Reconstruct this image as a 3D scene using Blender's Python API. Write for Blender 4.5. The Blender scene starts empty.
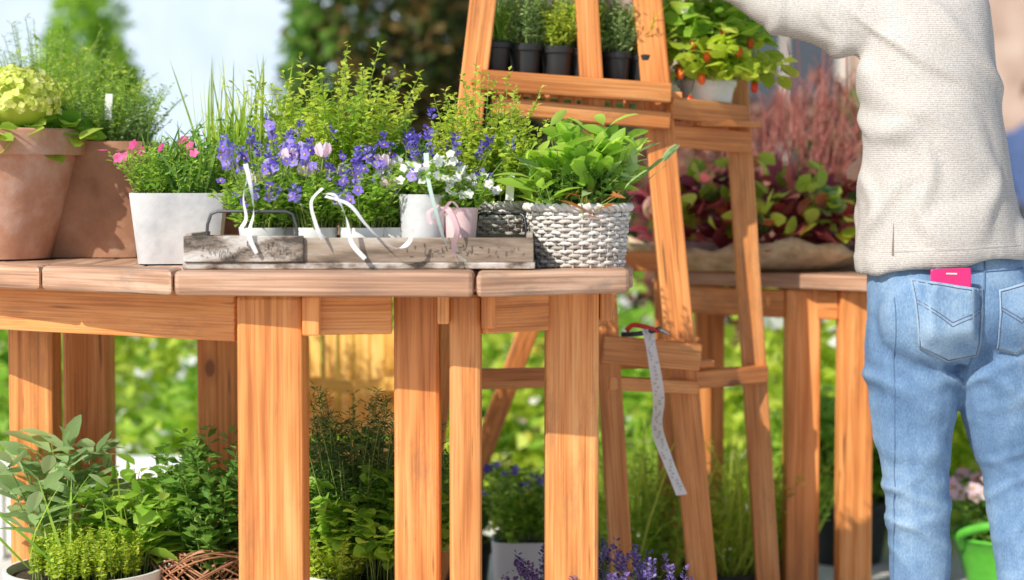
import bpy, math, random
import numpy as np
from mathutils import Vector, Matrix, noise
from mathutils.bvhtree import BVHTree
rng=np.random.default_rng(7); random.seed(7)
scene=bpy.context.scene; col=scene.collection
scene.view_settings.view_transform='Standard'; scene.view_settings.look='None'; scene.view_settings.exposure=0

# ---------------------------------------------------------------- materials
def newmat(name):
    m=bpy.data.materials.new(name); m.use_nodes=True
    nt=m.node_tree; b=nt.nodes['Principled BSDF']; return m,nt,b
def ramp(nt,cols,pos=None):
    r=nt.nodes.new('ShaderNodeValToRGB'); e=r.color_ramp.elements
    n=len(cols)
    while len(e)<n: e.new(0.5)
    for i,c in enumerate(cols):
        e[i].position=(pos[i] if pos else i/(n-1)); e[i].color=(*c,1)
    return r
def leafmat(name,cols,trans=0.4,rough=0.5):
    m,nt,b=newmat(name)
    a=nt.nodes.new('ShaderNodeAttribute'); a.attribute_name='v'
    r=ramp(nt,cols); nt.links.new(a.outputs['Fac'],r.inputs[0])
    nt.links.new(r.outputs[0],b.inputs['Base Color']); b.inputs['Roughness'].default_value=rough
    b.inputs['Specular IOR Level'].default_value=0.4
    if trans>0:
        t=nt.nodes.new('ShaderNodeBsdfTranslucent')
        h=nt.nodes.new('ShaderNodeHueSaturation'); h.inputs['Value'].default_value=1.8; h.inputs['Hue'].default_value=0.485
        nt.links.new(r.outputs[0],h.inputs['Color']); nt.links.new(h.outputs[0],t.inputs['Color'])
        mx=nt.nodes.new('ShaderNodeMixShader'); mx.inputs[0].default_value=trans
        nt.links.new(b.outputs[0],mx.inputs[1]); nt.links.new(t.outputs[0],mx.inputs[2])
        nt.links.new(mx.outputs[0],nt.nodes['Material Output'].inputs['Surface'])
    return m
def noisemat(name,cols,scale=8,rough=0.8,bump=0.2,bscale=None,detail=6,vec=(1,1,1),pos=None,dist=0.01,metal=0):
    m,nt,b=newmat(name)
    tc=nt.nodes.new('ShaderNodeTexCoord'); mp=nt.nodes.new('ShaderNodeMapping'); mp.inputs['Scale'].default_value=vec
    nt.links.new(tc.outputs['Object'],mp.inputs[0])
    n=nt.nodes.new('ShaderNodeTexNoise'); n.inputs['Scale'].default_value=scale; n.inputs['Detail'].default_value=detail; n.inputs['Roughness'].default_value=0.65
    nt.links.new(mp.outputs[0],n.inputs['Vector'])
    r=ramp(nt,cols,pos or [0.3+0.4*i/(len(cols)-1) for i in range(len(cols))]); nt.links.new(n.outputs['Fac'],r.inputs[0])
    nt.links.new(r.outputs[0],b.inputs['Base Color']); b.inputs['Roughness'].default_value=rough; b.inputs['Metallic'].default_value=metal
    n2=nt.nodes.new('ShaderNodeTexNoise'); n2.inputs['Scale'].default_value=bscale or scale*4; n2.inputs['Detail'].default_value=8
    nt.links.new(mp.outputs[0],n2.inputs['Vector'])
    bp=nt.nodes.new('ShaderNodeBump'); bp.inputs['Strength'].default_value=bump; bp.inputs['Distance'].default_value=dist
    nt.links.new(n2.outputs['Fac'],bp.inputs['Height']); nt.links.new(bp.outputs[0],b.inputs['Normal'])
    return m
def woodmat(name,c1,c2,c3,rough=0.5,dirt=0.55,dirtc=(0.20,0.10,0.05)):
    m,nt,b=newmat(name)
    L=nt.links.new
    tc=nt.nodes.new('ShaderNodeTexCoord'); oi=nt.nodes.new('ShaderNodeObjectInfo')
    ad=nt.nodes.new('ShaderNodeVectorMath'); ad.operation='ADD'
    ml=nt.nodes.new('ShaderNodeMath'); ml.operation='MULTIPLY'; ml.inputs[1].default_value=37
    L(oi.outputs['Random'],ml.inputs[0]); L(tc.outputs['Object'],ad.inputs[0]); L(ml.outputs[0],ad.inputs[1])
    mp=nt.nodes.new('ShaderNodeMapping'); mp.inputs['Scale'].default_value=(1,1,0.10); L(ad.outputs[0],mp.inputs[0])
    w=nt.nodes.new('ShaderNodeTexWave'); w.inputs['Scale'].default_value=9; w.inputs['Distortion'].default_value=12; w.inputs['Detail'].default_value=3; w.inputs['Detail Scale'].default_value=1.3; w.inputs['Detail Roughness'].default_value=.5
    w.bands_direction='X'; L(mp.outputs[0],w.inputs['Vector'])
    mpf=nt.nodes.new('ShaderNodeMapping'); mpf.inputs['Scale'].default_value=(1,1,0.02); L(ad.outputs[0],mpf.inputs[0])
    n=nt.nodes.new('ShaderNodeTexNoise'); n.inputs['Scale'].default_value=230; n.inputs['Detail'].default_value=6; L(mpf.outputs[0],n.inputs['Vector'])
    mp2=nt.nodes.new('ShaderNodeMapping'); mp2.inputs['Scale'].default_value=(1,1,0.3); L(ad.outputs[0],mp2.inputs[0])
    n3=nt.nodes.new('ShaderNodeTexNoise'); n3.inputs['Scale'].default_value=7; n3.inputs['Detail'].default_value=6; n3.inputs['Roughness'].default_value=.55; L(mp2.outputs[0],n3.inputs['Vector'])
    def mixf(a,b_,f):
        x=nt.nodes.new('ShaderNodeMix'); x.data_type='FLOAT'; x.inputs[0].default_value=f; L(a,x.inputs[2]); L(b_,x.inputs[3]); return x.outputs[0]
    mm=mixf(w.outputs['Fac'],n.outputs['Fac'],.72); mn=mixf(mm,n3.outputs['Fac'],.5)
    r=ramp(nt,[c1,c2,c3],[0.32,0.5,0.66]); L(mn,r.inputs[0])
    def over(base,fac,c):
        x=nt.nodes.new('ShaderNodeMix'); x.data_type='RGBA'; x.inputs[7].default_value=(*c,1); L(fac,x.inputs[0]); L(base,x.inputs[6]); return x.outputs[2]
    cc=r.outputs[0]
    fr_=ramp(nt,[(.28,.28,.28),(0,0,0)],[0.38,0.50]); L(n.outputs['Fac'],fr_.inputs[0]); cc=over(cc,fr_.outputs[0],(c1[0]*.75,c1[1]*.65,c1[2]*.6))
    mp3=nt.nodes.new('ShaderNodeMapping'); mp3.inputs['Scale'].default_value=(1,1,0.55); L(ad.outputs[0],mp3.inputs[0])
    vo=nt.nodes.new('ShaderNodeTexVoronoi'); vo.inputs['Scale'].default_value=5.5; L(mp3.outputs[0],vo.inputs['Vector'])
    kr=ramp(nt,[(.85,.85,.85),(.25,.25,.25),(0,0,0)],[0.05,0.075,0.15]); L(vo.outputs['Distance'],kr.inputs[0])
    cc=over(cc,kr.outputs[0],(c1[0]*.4,c1[1]*.3,c1[2]*.4))
    n4=nt.nodes.new('ShaderNodeTexNoise'); n4.inputs['Scale'].default_value=16; n4.inputs['Detail'].default_value=9; n4.inputs['Roughness'].default_value=.75; L(mp2.outputs[0],n4.inputs['Vector'])
    dr=ramp(nt,[(0,0,0),(dirt,dirt,dirt)],[.53,.72]); L(n4.outputs['Fac'],dr.inputs[0]); cc=over(cc,dr.outputs[0],dirtc)
    mpc=nt.nodes.new('ShaderNodeMapping'); mpc.inputs['Scale'].default_value=(1,1,0.05); L(ad.outputs[0],mpc.inputs[0])
    vc=nt.nodes.new('ShaderNodeTexNoise'); vc.inputs['Scale'].default_value=60; vc.inputs['Detail'].default_value=2; L(mpc.outputs[0],vc.inputs['Vector'])
    cr=ramp(nt,[(.75,.75,.75),(0,0,0)],[.27,.31]); L(vc.outputs['Fac'],cr.inputs[0]); cc=over(cc,cr.outputs[0],(.10,.05,.02))
    hs=nt.nodes.new('ShaderNodeHueSaturation'); vr=nt.nodes.new('ShaderNodeMapRange'); vr.inputs[3].default_value=0.85; vr.inputs[4].default_value=1.1
    L(oi.outputs['Random'],vr.inputs[0]); L(vr.outputs[0],hs.inputs['Value']); L(cc,hs.inputs['Color'])
    L(hs.outputs[0],b.inputs['Base Color']); b.inputs['Roughness'].default_value=rough
    bp=nt.nodes.new('ShaderNodeBump'); bp.inputs['Strength'].default_value=0.4; bp.inputs['Distance'].default_value=0.004
    L(mm,bp.inputs['Height']); L(bp.outputs[0],b.inputs['Normal'])
    return m
def plain(name,c,rough=0.6,metal=0):
    return noisemat(name,[tuple(x*.85 for x in c),c,tuple(min(1,x*1.1) for x in c)],scale=25,rough=rough,bump=0.08,metal=metal,dist=0.003)

WOOD=woodmat('orange_wood',(0.46,0.145,0.032),(0.72,0.27,0.072),(0.84,0.385,0.135))
WOODT=woodmat('top_wood',(0.27,0.145,0.09),(0.50,0.28,0.17),(0.70,0.46,0.32),0.45,.9,(.22,.165,.13))
WOODL=woodmat('light_wood',(0.76,0.36,0.05),(0.92,0.54,0.12),(0.94,0.66,0.24),.5,.2)
TERRA=noisemat('terracotta',[(0.36,0.16,0.09),(0.53,0.27,0.17),(0.68,0.50,0.42)],scale=5,rough=0.85,bump=0.3,detail=9)
TERRA2=noisemat('terracotta_dark',[(0.24,0.11,0.06),(0.38,0.19,0.11),(0.52,0.35,0.26)],scale=6,rough=0.85,bump=0.3,detail=9)
ZINC=noisemat('whitewashed_zinc',[(0.40,0.42,0.44),(0.58,0.59,0.60),(0.70,0.70,0.70)],scale=9,rough=0.6,bump=0.15,detail=9)
WHITE=noisemat('white_ceramic',[(0.66,0.66,0.64),(0.76,0.76,0.74),(0.80,0.80,0.78)],scale=6,rough=0.4,bump=0.03)
BLACKP=plain('black_plastic',(0.018,0.02,0.022),0.4)
SOIL=noisemat('soil',[(0.02,0.013,0.008),(0.06,0.04,0.025),(0.1,0.07,0.05)],scale=40,rough=0.95,bump=0.8)
WICK=leafmat('white_wicker',[(0.36,0.31,0.26),(0.56,0.53,0.49),(0.70,0.68,0.65)],0.0,0.7)
WICKB=leafmat('brown_wicker',[(0.22,0.09,0.05),(0.42,0.19,0.09),(0.55,0.29,0.16)],0.0,0.6)
METAL=plain('dark_wire',(0.10,0.10,0.11),0.4,0.8)
G_BRIGHT=leafmat('leaf_bright',[(0.13,0.28,0.025),(0.26,0.46,0.05),(0.44,0.62,0.11)],0.48)
G_YEL=leafmat('leaf_yellowgreen',[(0.22,0.34,0.025),(0.42,0.54,0.06),(0.62,0.70,0.13)],0.48)
G_MID=leafmat('leaf_mid',[(0.07,0.18,0.025),(0.14,0.30,0.045),(0.26,0.44,0.09)],0.42)
G_DARK=leafmat('leaf_dark',[(0.035,0.085,0.02),(0.07,0.15,0.04),(0.14,0.25,0.07)],0.35)
G_SAGE=leafmat('leaf_sage',[(0.15,0.26,0.09),(0.28,0.42,0.17),(0.42,0.56,0.28)],0.4)
G_HEDGE=leafmat('leaf_hedge',[(0.03,0.06,0.015),(0.08,0.10,0.025),(0.24,0.14,0.045)],0.3)
R_LEAF=leafmat('leaf_burgundy',[(0.10,0.012,0.025),(0.28,0.045,0.06),(0.50,0.12,0.11)],0.4,0.3)
R_TWIG=leafmat('twig_red',[(0.24,0.05,0.04),(0.40,0.12,0.10),(0.52,0.24,0.18)],0.0)
STEM=leafmat('stem_green',[(0.18,0.26,0.05),(0.30,0.40,0.09)],0.0)
F_PUR=leafmat('petal_purple',[(0.09,0.05,0.36),(0.20,0.13,0.58),(0.40,0.32,0.80)],0.3)
F_LAV=leafmat('petal_lavender',[(0.10,0.06,0.24),(0.19,0.13,0.37),(0.34,0.26,0.50)],0.25)
F_PINK=leafmat('petal_pink',[(0.72,0.36,0.50),(0.78,0.54,0.62),(0.82,0.70,0.73)],0.3)
F_MAG=leafmat('petal_magenta',[(0.55,0.05,0.2),(0.75,0.12,0.35)],0.3)
F_WHITE=leafmat('petal_white',[(0.74,0.70,0.74),(0.82,0.82,0.82)],0.3)
F_YEL=leafmat('petal_yellow',[(0.65,0.5,0.06),(0.8,0.68,0.15)],0.3)
F_CREAM=leafmat('petal_cream',[(0.44,0.54,0.07),(0.64,0.68,0.15),(0.76,0.76,0.32)],0.3)
F_RED=leafmat('berry_red',[(0.65,0.04,0.01),(0.8,0.14,0.02)],0.0,0.3)
RIB_W=leafmat('ribbon_white',[(0.70,0.70,0.70),(0.78,0.78,0.78)],0.25)
RIB_P=leafmat('ribbon_pink',[(0.72,0.46,0.49),(0.76,0.55,0.58)],0.3)
RIB_G=leafmat('ribbon_mint',[(0.50,0.68,0.62),(0.62,0.74,0.68)],0.3)

# ---------------------------------------------------------------- helpers
def empty(name,loc=(0,0,0)):
    e=bpy.data.objects.new(name,None); e.location=loc; e.empty_display_size=0.1; col.objects.link(e); return e
def link(o,parent=None):
    col.objects.link(o)
    if parent is not None:
        o.parent=parent; o.matrix_parent_inverse=Matrix.Translation(-Vector(parent.location))
    return o
def mesh_obj(name,V,F,mat,parent=None,smooth=False,bevel=0,grain=None,seg=2):
    V=[Vector(v) for v in V]
    M=Matrix.Identity(4)
    c=sum(V,Vector())/len(V)
    if grain is not None:
        g=Vector(grain).normalized(); s=g.cross(Vector((0,0,1)))
        if s.length<0.05: s=Vector((1,0,0))-g*g.x
        s.normalize(); u=g.cross(s)
        M=Matrix((s,u,g)).transposed().to_4x4()
    M=Matrix.Translation(c)@M
    Mi=M.inverted()
    me=bpy.data.meshes.new(name); me.from_pydata([Mi@v for v in V],[],F); me.materials.append(mat)
    me.update()
    import bmesh
    bm=bmesh.new(); bm.from_mesh(me); bmesh.ops.recalc_face_normals(bm,faces=bm.faces); bm.to_mesh(me); bm.free()
    if smooth: me.polygons.foreach_set('use_smooth',[True]*len(me.polygons))
    o=bpy.data.objects.new(name,me); link(o); o.matrix_world=M
    if parent is not None:
        o.parent=parent; o.matrix_parent_inverse=Matrix.Translation(-Vector(parent.location))
    if bevel:
        b=o.modifiers.new('b','BEVEL'); b.width=bevel; b.segments=seg; b.limit_method='ANGLE'
    return o
BF=[(0,1,2,3),(7,6,5,4),(0,4,5,1),(1,5,6,2),(2,6,7,3),(3,7,4,0)]
def beam(name,p0,p1,w,t,mat,parent,ref=(0,1,0),bevel=0.004):
    p0=Vector(p0);p1=Vector(p1); g=(p1-p0).normalized(); r=Vector(ref); r=(r-g*g.dot(r)).normalized(); s=g.cross(r)
    V=[]
    for p in (p0,p1):
        for a,b in ((-1,-1),(1,-1),(1,1),(-1,1)):
            V.append(p+s*(a*w/2)+r*(b*t/2))
    return mesh_obj(name,V,BF,mat,parent,bevel=bevel,grain=g)
def slab(name,poly,z0,z1,grain,mat,parent,bevel=0.004):
    n=len(poly); V=[(x,y,z0) for x,y in poly]+[(x,y,z1) for x,y in poly]
    F=[tuple(range(n)),tuple(range(2*n-1,n-1,-1))]+[(i,(i+1)%n,n+(i+1)%n,n+i) for i in range(n)]
    return mesh_obj(name,V,F,mat,parent,bevel=bevel,grain=grain)
def nrm(a): return a/np.maximum(np.linalg.norm(a,axis=-1,keepdims=True),1e-9)
class FB:
    def __init__(s): s.V=[];s.Q=[];s.M=[];s.A=[];s.n=0
    def add(s,V,Q,mat,var):
        s.V.append(V); s.Q.append(Q+s.n); s.n+=len(V); s.M.append(np.full(len(Q),mat,dtype=np.int32)); s.A.append(np.broadcast_to(var,(len(Q),)).astype(np.float32))
    def leaves(s,pos,dr,L,W,mat=0,lod=0,fold=0.25,curl=0.15,up=None,var=None):
        pos=np.asarray(pos,float); N=len(pos)
        if N==0: return
        d=nrm(np.asarray(dr,float)); L=np.broadcast_to(L,(N,))[:,None]; W=np.broadcast_to(W,(N,))[:,None]
        if up is None: up=np.array([0,0,1.0])+rng.normal(0,.45,(N,3))
        sd=nrm(np.cross(d,up)); nn=np.cross(sd,d)
        cv=np.broadcast_to(curl,(N,))[:,None]
        if lod==0:
            T=[(0,0),(0.5,-1),(1,0),(0.5,1)]; wd=[0,.5,0,.5]; Q=np.array([[0,1,2,3]])
            T=[(t,c*w,abs(c)*w) for (t,c),w in zip(T,wd)]
        else:
            rows=[0,.28,.62,.88,1.0] ; ws=[.06,.42,.5,.28,.03]
            T=[(t,c*w,abs(c)*w) for t,w in zip(rows,ws) for c in (-1,0,1)]
            Q=[]
            for i in range(4):
                for j in range(2): a=i*3+j; Q.append([a,a+1,a+4,a+3])
            Q=np.array(Q)
        k=len(T); P=np.empty((N,k,3))
        for i,(t,c,f) in enumerate(T):
            P[:,i]=pos+d*(t*L)+sd*(c*W)+nn*(fold*f*W-cv*t*t*L)
        idx=(np.arange(N)*k)[:,None,None]+Q[None]
        v=rng.random(N) if var is None else np.broadcast_to(var,(N,))
        s.add(P.reshape(-1,3),idx.reshape(-1,4),mat,np.repeat(v,len(Q)))
    def tubes(s,p0,p1,r0,r1,mat=0,sides=3,var=None):
        p0=np.asarray(p0,float);p1=np.asarray(p1,float);N=len(p0)
        if N==0:return
        d=nrm(p1-p0); a=nrm(np.cross(d,np.array([.31,.95,.11])));b=np.cross(d,a)
        P=np.empty((N,2*sides,3)); r0=np.broadcast_to(r0,(N,))[:,None];r1=np.broadcast_to(r1,(N,))[:,None]
        for i in range(sides):
            th=2*math.pi*i/sides; o=a*math.cos(th)+b*math.sin(th)
            P[:,i]=p0+o*r0;P[:,sides+i]=p1+o*r1
        Q=np.array([[i,(i+1)%sides,sides+(i+1)%sides,sides+i] for i in range(sides)])
        idx=(np.arange(N)*2*sides)[:,None,None]+Q[None]
        v=rng.random(N) if var is None else np.broadcast_to(var,(N,))
        s.add(P.reshape(-1,3),idx.reshape(-1,4),mat,np.repeat(v,sides))
    def path(s,pts,r,mat=0,sides=5,closed=False,var=.5,flat=1.0):
        pts=np.asarray(pts,float);n=len(pts)
        if closed: tg=nrm(np.roll(pts,-1,0)-np.roll(pts,1,0))
        else: tg=nrm(np.gradient(pts,axis=0))
        ref=np.array([0,0,1.0]); 
        if abs(tg[:,2]).mean()>.8: ref=np.array([0,1.0,0.1])
        a=nrm(np.cross(tg,ref));b=np.cross(tg,a); r=np.broadcast_to(r,(n,))[:,None]
        P=np.stack([pts+(a*math.cos(2*math.pi*i/sides)*flat+b*math.sin(2*math.pi*i/sides))*r for i in range(sides)],1).reshape(-1,3)
        Q=[]
        for j in range(n if closed else n-1):
            k=(j+1)%n
            for i in range(sides): Q.append([j*sides+i,j*sides+(i+1)%sides,k*sides+(i+1)%sides,k*sides+i])
        s.add(P,np.array(Q),mat,var)
    def ribbon(s,pts,side,w,mat=0,var=.5):
        pts=np.asarray(pts,float);n=len(pts);side=np.broadcast_to(np.asarray(side,float),(n,3));w=np.broadcast_to(w,(n,))[:,None]
        P=np.concatenate([pts-side*w/2,pts+side*w/2]);Q=np.array([[i,i+1,n+i+1,n+i] for i in range(n-1)])
        s.add(P,Q,mat,var)
    def sphere(s,c,r,mat,var=.5,n=8,sc=(1,1,1)):
        c=np.asarray(c,float);P=[];
        for i in range(n+1):
            ph=math.pi*i/n
            for j in range(n): th=2*math.pi*j/n;P.append(c+r*np.array([math.sin(ph)*math.cos(th)*sc[0],math.sin(ph)*math.sin(th)*sc[1],math.cos(ph)*sc[2]]))
        Q=[[i*n+j,i*n+(j+1)%n,(i+1)*n+(j+1)%n,(i+1)*n+j] for i in range(n) for j in range(n)]
        s.add(np.array(P),np.array(Q),mat,var)
    def build(s,name,mats,parent=None,smooth=False):
        V=np.concatenate(s.V).astype(np.float32);Q=np.concatenate(s.Q).astype(np.int32);M=np.concatenate(s.M);A=np.concatenate(s.A)
        me=bpy.data.meshes.new(name);me.vertices.add(len(V));me.vertices.foreach_set('co',V.ravel())
        me.loops.add(len(Q)*4);me.loops.foreach_set('vertex_index',Q.ravel())
        me.polygons.add(len(Q));me.polygons.foreach_set('loop_start',np.arange(len(Q),dtype=np.int32)*4)
        try: me.polygons.foreach_set('loop_total',np.full(len(Q),4,dtype=np.int32))
        except Exception: pass
        for m in mats: me.materials.append(m)
        me.polygons.foreach_set('material_index',M)
        me.update(calc_edges=True)
        a=me.attributes.new('v','FLOAT','FACE');a.data.foreach_set('value',A)
        if smooth: me.polygons.foreach_set('use_smooth',np.ones(len(Q),dtype=bool))
        o=bpy.data.objects.new(name,me); link(o,parent); return o
def herb(fb,c,r0,r1,H,ns,nodes,per,L,W,lm=0,sm=1,lod=0,upf=0.5,start=.2,jit=.02,sr=.0012,hv=.35,curl=.15,pw=1.3,sy=1.0,shrink=.4):
    c=np.asarray(c,float);a=rng.random(ns)*2*math.pi;q=np.sqrt(rng.random(ns))
    hor=np.stack([np.cos(a),np.sin(a)*sy,0*a],1)
    base=c+hor*(q*r0)[:,None];h=H*(1-hv*rng.random(ns))*(1-.25*q**2)
    tip=c+hor*(q*r1)[:,None]+rng.normal(0,jit,(ns,3));
    def P(t):
        p=base+(tip-base)*(t**pw); p[:,2]=c[2]+h*t**.9; return p
    ts=np.linspace(0,1,5)
    for i in range(4): fb.tubes(P(ts[i]),P(ts[i+1]),sr*(1.3-.2*i),sr*(1.1-.2*i),sm)
    for t in np.linspace(start,1,nodes):
        p=P(t); 
        for k in range(per):
            th=rng.random(ns)*2*math.pi
            d=np.stack([np.cos(th),np.sin(th),upf+rng.normal(0,.3,ns)],1)
            pp=p+rng.normal(0,L*.12,(ns,3))
            sc=(1-shrink*t)*(.7+.6*rng.random(ns))
            fb.leaves(pp,d,L*sc,W*sc,lm,lod,curl=curl)
    return P(1.0)
def blades(fb,c,r0,r1,H,n,w,lm=0,curl=.2,sy=1,wild=.12):
    c=np.asarray(c,float);a=rng.random(n)*2*math.pi;q=np.sqrt(rng.random(n))
    hor=np.stack([np.cos(a),np.sin(a)*sy,0*a],1);b=c+hor*(q*r0)[:,None]
    h=H*(.35+.65*rng.random(n))
    d=hor*(q*(r1-r0)/H)[:,None]+np.array([0,0,1.])+rng.normal(0,wild,(n,3))
    fb.leaves(b,d,h,w,lm,1,curl=curl*rng.random(n)*2,up=hor+rng.normal(0,.3,(n,3)))
def cloud(fb,c,rad,n,L,W,lm=0,lod=0,shell=.55,lump=.25,fr=2.2):
    c=np.asarray(c,float);rad=np.asarray(rad,float);d=nrm(rng.normal(size=(n,3)))
    off=np.array([1+lump*noise.noise(Vector(x*fr)+Vector(c)*3)*2 for x in d])
    r=(shell+(1-shell)*rng.random(n)**.6)*off
    p=c+d*rad*r[:,None]; p[:,2]=np.maximum(p[:,2],.02)
    fb.leaves(p,d*.6+rng.normal(0,.6,(n,3)),L*(.6+.8*rng.random(n)),W*(.6+.8*rng.random(n)),lm,lod)
def flower5(fb,p,d,r,mat,cm,n=5):
    p=np.asarray(p,float);N=len(p);d=nrm(np.asarray(d,float));a=nrm(np.cross(d,rng.normal(size=(N,3))));b=np.cross(d,a);v=rng.random(N)
    r=r*rng.uniform(.75,1.15,N)
    for i in range(n):
        th=2*math.pi*i/n;o=a*math.cos(th)+b*math.sin(th)
        fb.leaves(p,o+d*.25,r,r*(4.2/n),mat,1 if n<7 else 0,fold=.1,curl=.1,up=d,var=np.clip(v+rng.normal(0,.15,N),0,1))
    if cm is not None:
        for k in range(N): fb.sphere(p[k]+d[k]*r[k]*.12,r[k]*.2,cm,n=4)
def spike(fb,p,h,r,n,mat):
    for k in range(len(p)):
        t=rng.random(n);th=rng.random(n)*6.283;o=np.stack([np.cos(th),np.sin(th),0*th],1)
        q=p[k]+o*(r*.4)+np.outer(t*h,[0,0,1]);fb.leaves(q,o+np.array([0,0,.9]),r*1.6,r*1.1,mat,0)
def lathe(name,c,prof,mat,parent,n=40,sq=0,sy=1.0,rot=0):
    V=[];F=[]
    for r,z in prof:
        for i in range(n):
            th=2*math.pi*i/n; cx,sx=math.cos(th),math.sin(th)
            if sq: 
                k=(abs(cx)**sq+abs(sx)**sq)**(-1/sq)
                cx*=k;sx*=k
            x=r*cx;y=r*sx*sy; V.append((c[0]+x*math.cos(rot)-y*math.sin(rot),c[1]+x*math.sin(rot)+y*math.cos(rot),c[2]+z))
    m=len(prof)
    for j in range(m-1):
        for i in range(n): F.append((j*n+i,j*n+(i+1)%n,(j+1)*n+(i+1)%n,(j+1)*n+i))
    F.append(tuple(range(n-1,-1,-1)));F.append(tuple((m-1)*n+i for i in range(n)))
    me=bpy.data.meshes.new(name);me.from_pydata(V,[],F);me.materials.append(mat);me.update()
    me.polygons.foreach_set('use_smooth',[True]*len(me.polygons))
    o=bpy.data.objects.new(name,me);link(o,parent)
    es=o.modifiers.new('e','EDGE_SPLIT');es.split_angle=math.radians(38)
    return o
def pot(parent,c,rt,rb,h,mat,sq=0,rim=.0,sy=1.0,wall=.012,rot=0):
    pr=[(rb,0)]
    if rim: pr+=[(rb+(rt-rb)*.78,h*.8),(rt,h*.8),(rt+.002,h*.82),(rt+.003,h-.004),(rt,h)]
    else: pr+=[(rb+(rt-rb)*.5,h*.5),(rt,h-.004),(rt,h)]
    pr+=[(rt-wall,h),(rt-wall,h-.025)]
    lathe('pot',c,pr,mat,parent,sq=sq,sy=sy,rot=rot)
    lathe('soil',(c[0],c[1],c[2]+h-.03),[(rt-wall-.002,0),(rt-wall-.004,.012)],SOIL,parent,sq=sq,sy=sy,rot=rot)
def basket(parent,c,rx,ry,h,mat,taper=.88,rows=16,st=32,name='wicker_basket_weave'):
    fb=FB();n=st*4
    for j in range(rows):
        t=(j+.5)/rows;k=taper+(1-taper)*t;z=c[2]+h*t
        th=np.arange(n)*2*math.pi/n;o=.0030*np.sin(th*st/2+math.pi*j)+.0012*math.sin(j*2.1)
        pts=np.stack([c[0]+(rx*k+o)*np.cos(th),c[1]+(ry*k+o)*np.sin(th),z+.0012*np.sin(th*3+j)+rng.normal(0,.0007,n)],1)
        fb.path(pts,h/rows*.56,0,5,True,var=rng.random(),flat=.5)
    for i in range(st):
        th=2*math.pi*i/st+.06;a=np.array([math.cos(th)*rx,math.sin(th)*ry,0])
        fb.path([np.array(c)+a*taper,np.array(c)+a+np.array([0,0,h])],.0024,0,4,var=.3)
    th=np.arange(n)*2*math.pi/n
    for q in range(2):
        pts=np.stack([c[0]+(rx+.002+.004*np.sin(th*st*.6+q*3.14))*np.cos(th),c[1]+(ry+.004*np.sin(th*st*.6+q*3.14))*np.sin(th),c[2]+h+.003+.004*np.cos(th*st*.6+q*3.14)],1)
        fb.path(pts,.0050,0,5,True,var=.7)
    fb.build(name,[mat],parent,True)
    lathe('liner',c,[(rx*taper*.95,.004),(rx*.95,h-.015)],SOIL,parent,sy=ry/rx)

# ---------------------------------------------------------------- ground & world
GZ=noisemat('paving_stone',[(0.50,0.46,0.40),(0.64,0.60,0.54),(0.72,0.69,0.64)],scale=1.5,rough=0.9,bump=0.4,bscale=20)
g=mesh_obj('ground',[(-150,-40,0),(150,-40,0),(150,250,0),(-150,250,0)],[(0,1,2,3)],GZ)
sun_dir=Vector((-0.62,-0.72,0.76)).normalized()
w=bpy.data.worlds.new('World');scene.world=w;w.use_nodes=True;nt=w.node_tree
sky=nt.nodes.new('ShaderNodeTexSky');sky.sky_type='NISHITA';sky.sun_disc=False
el=math.asin(sun_dir.z);az=math.atan2(sun_dir.x,sun_dir.y);sky.sun_elevation=el;sky.sun_rotation=az
bg=nt.nodes['Background'];nt.links.new(sky.outputs[0],bg.inputs[0]);bg.inputs[1].default_value=0.15
sl=bpy.data.lights.new('sun','SUN');sl.energy=5;sl.angle=math.radians(.5);sl.color=(1,.95,.86)
so=bpy.data.objects.new('sun',sl);col.objects.link(so);so.rotation_euler=sun_dir.to_track_quat('Z','Y').to_euler()
cam=bpy.data.cameras.new('camera');cam.lens=70.3;cam.sensor_width=36;cam.clip_end=1000
co=bpy.data.objects.new('camera',cam);col.objects.link(co);co.location=(0,0,1.10);co.rotation_euler=(math.radians(90-3.15),0,0);scene.camera=co
cam.dof.use_dof=True;cam.dof.focus_distance=3.95;cam.dof.aperture_fstop=2.0

# ---------------------------------------------------------------- left tables
TT=.933;TB=.888
def fy(x): return float(np.interp(x,[-1.35,-.909,-.62,-.067,.221],[4.15,3.85,3.65,3.6,3.74]))
T1=empty('wooden_display_table',(-.6,4.0,0))
T2=empty('wooden_display_table',(.09,3.9,0))
for a,b,T in ((-1.35,-.911,T1),(-.907,-.622,T1),(-.618,-.069,T1),(-.064,.221,T2)):
    slab('rim_board',[(a,fy(a)),(b,fy(b)),(b,fy(b)+.13),(a,fy(a)+.13)],TB,TT+rng.uniform(-.001,.002),(b-a,fy(b)-fy(a),0),WOODT,T,.009)
x=-1.35
while x<.2:
    b=min(x+.121,.235); T=T1 if x<-.1 else T2; back=4.62 if x<-.5 else 4.3
    slab('top_board',[(x,fy(x)+.134),(b,fy(b)+.134),(b,back),(x,back)],TB+.003,TT-.003+rng.uniform(-.001,.001),(0,1,0),WOODT,T,.004)
    x+=.125
def leg(T,x,y,w,t,name='leg',top=TB-.002): beam(name,(x,y,0),(x,y,top),w,t,WOOD,T,(0,1,0),.008)
leg(T1,-.45,3.76,.122,.12);leg(T1,-.182,3.86,.088,.10);leg(T1,-1.017,4.25,.095,.09);leg(T1,-.94,4.43,.10,.09);leg(T1,-.66,4.5,.09,.09)
leg(T2,-.088,3.80,.060,.10);leg(T2,.117,3.93,.105,.10)
beam('apron',(-1.30,4.21,.842),(-.512,3.755,.842),.09,.035,WOOD,T1,(0,1,0))
beam('apron',(-.388,3.735,.850),(-.227,3.76,.850),.078,.035,WOOD,T1)
beam('corner_block',(-.372,3.70,.812),(-.372,3.70,.886),.032,.035,WOOD,T1)
beam('corner_block',(-.128,3.735,.832),(-.128,3.735,.886),.022,.05,WOOD,T1)
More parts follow.
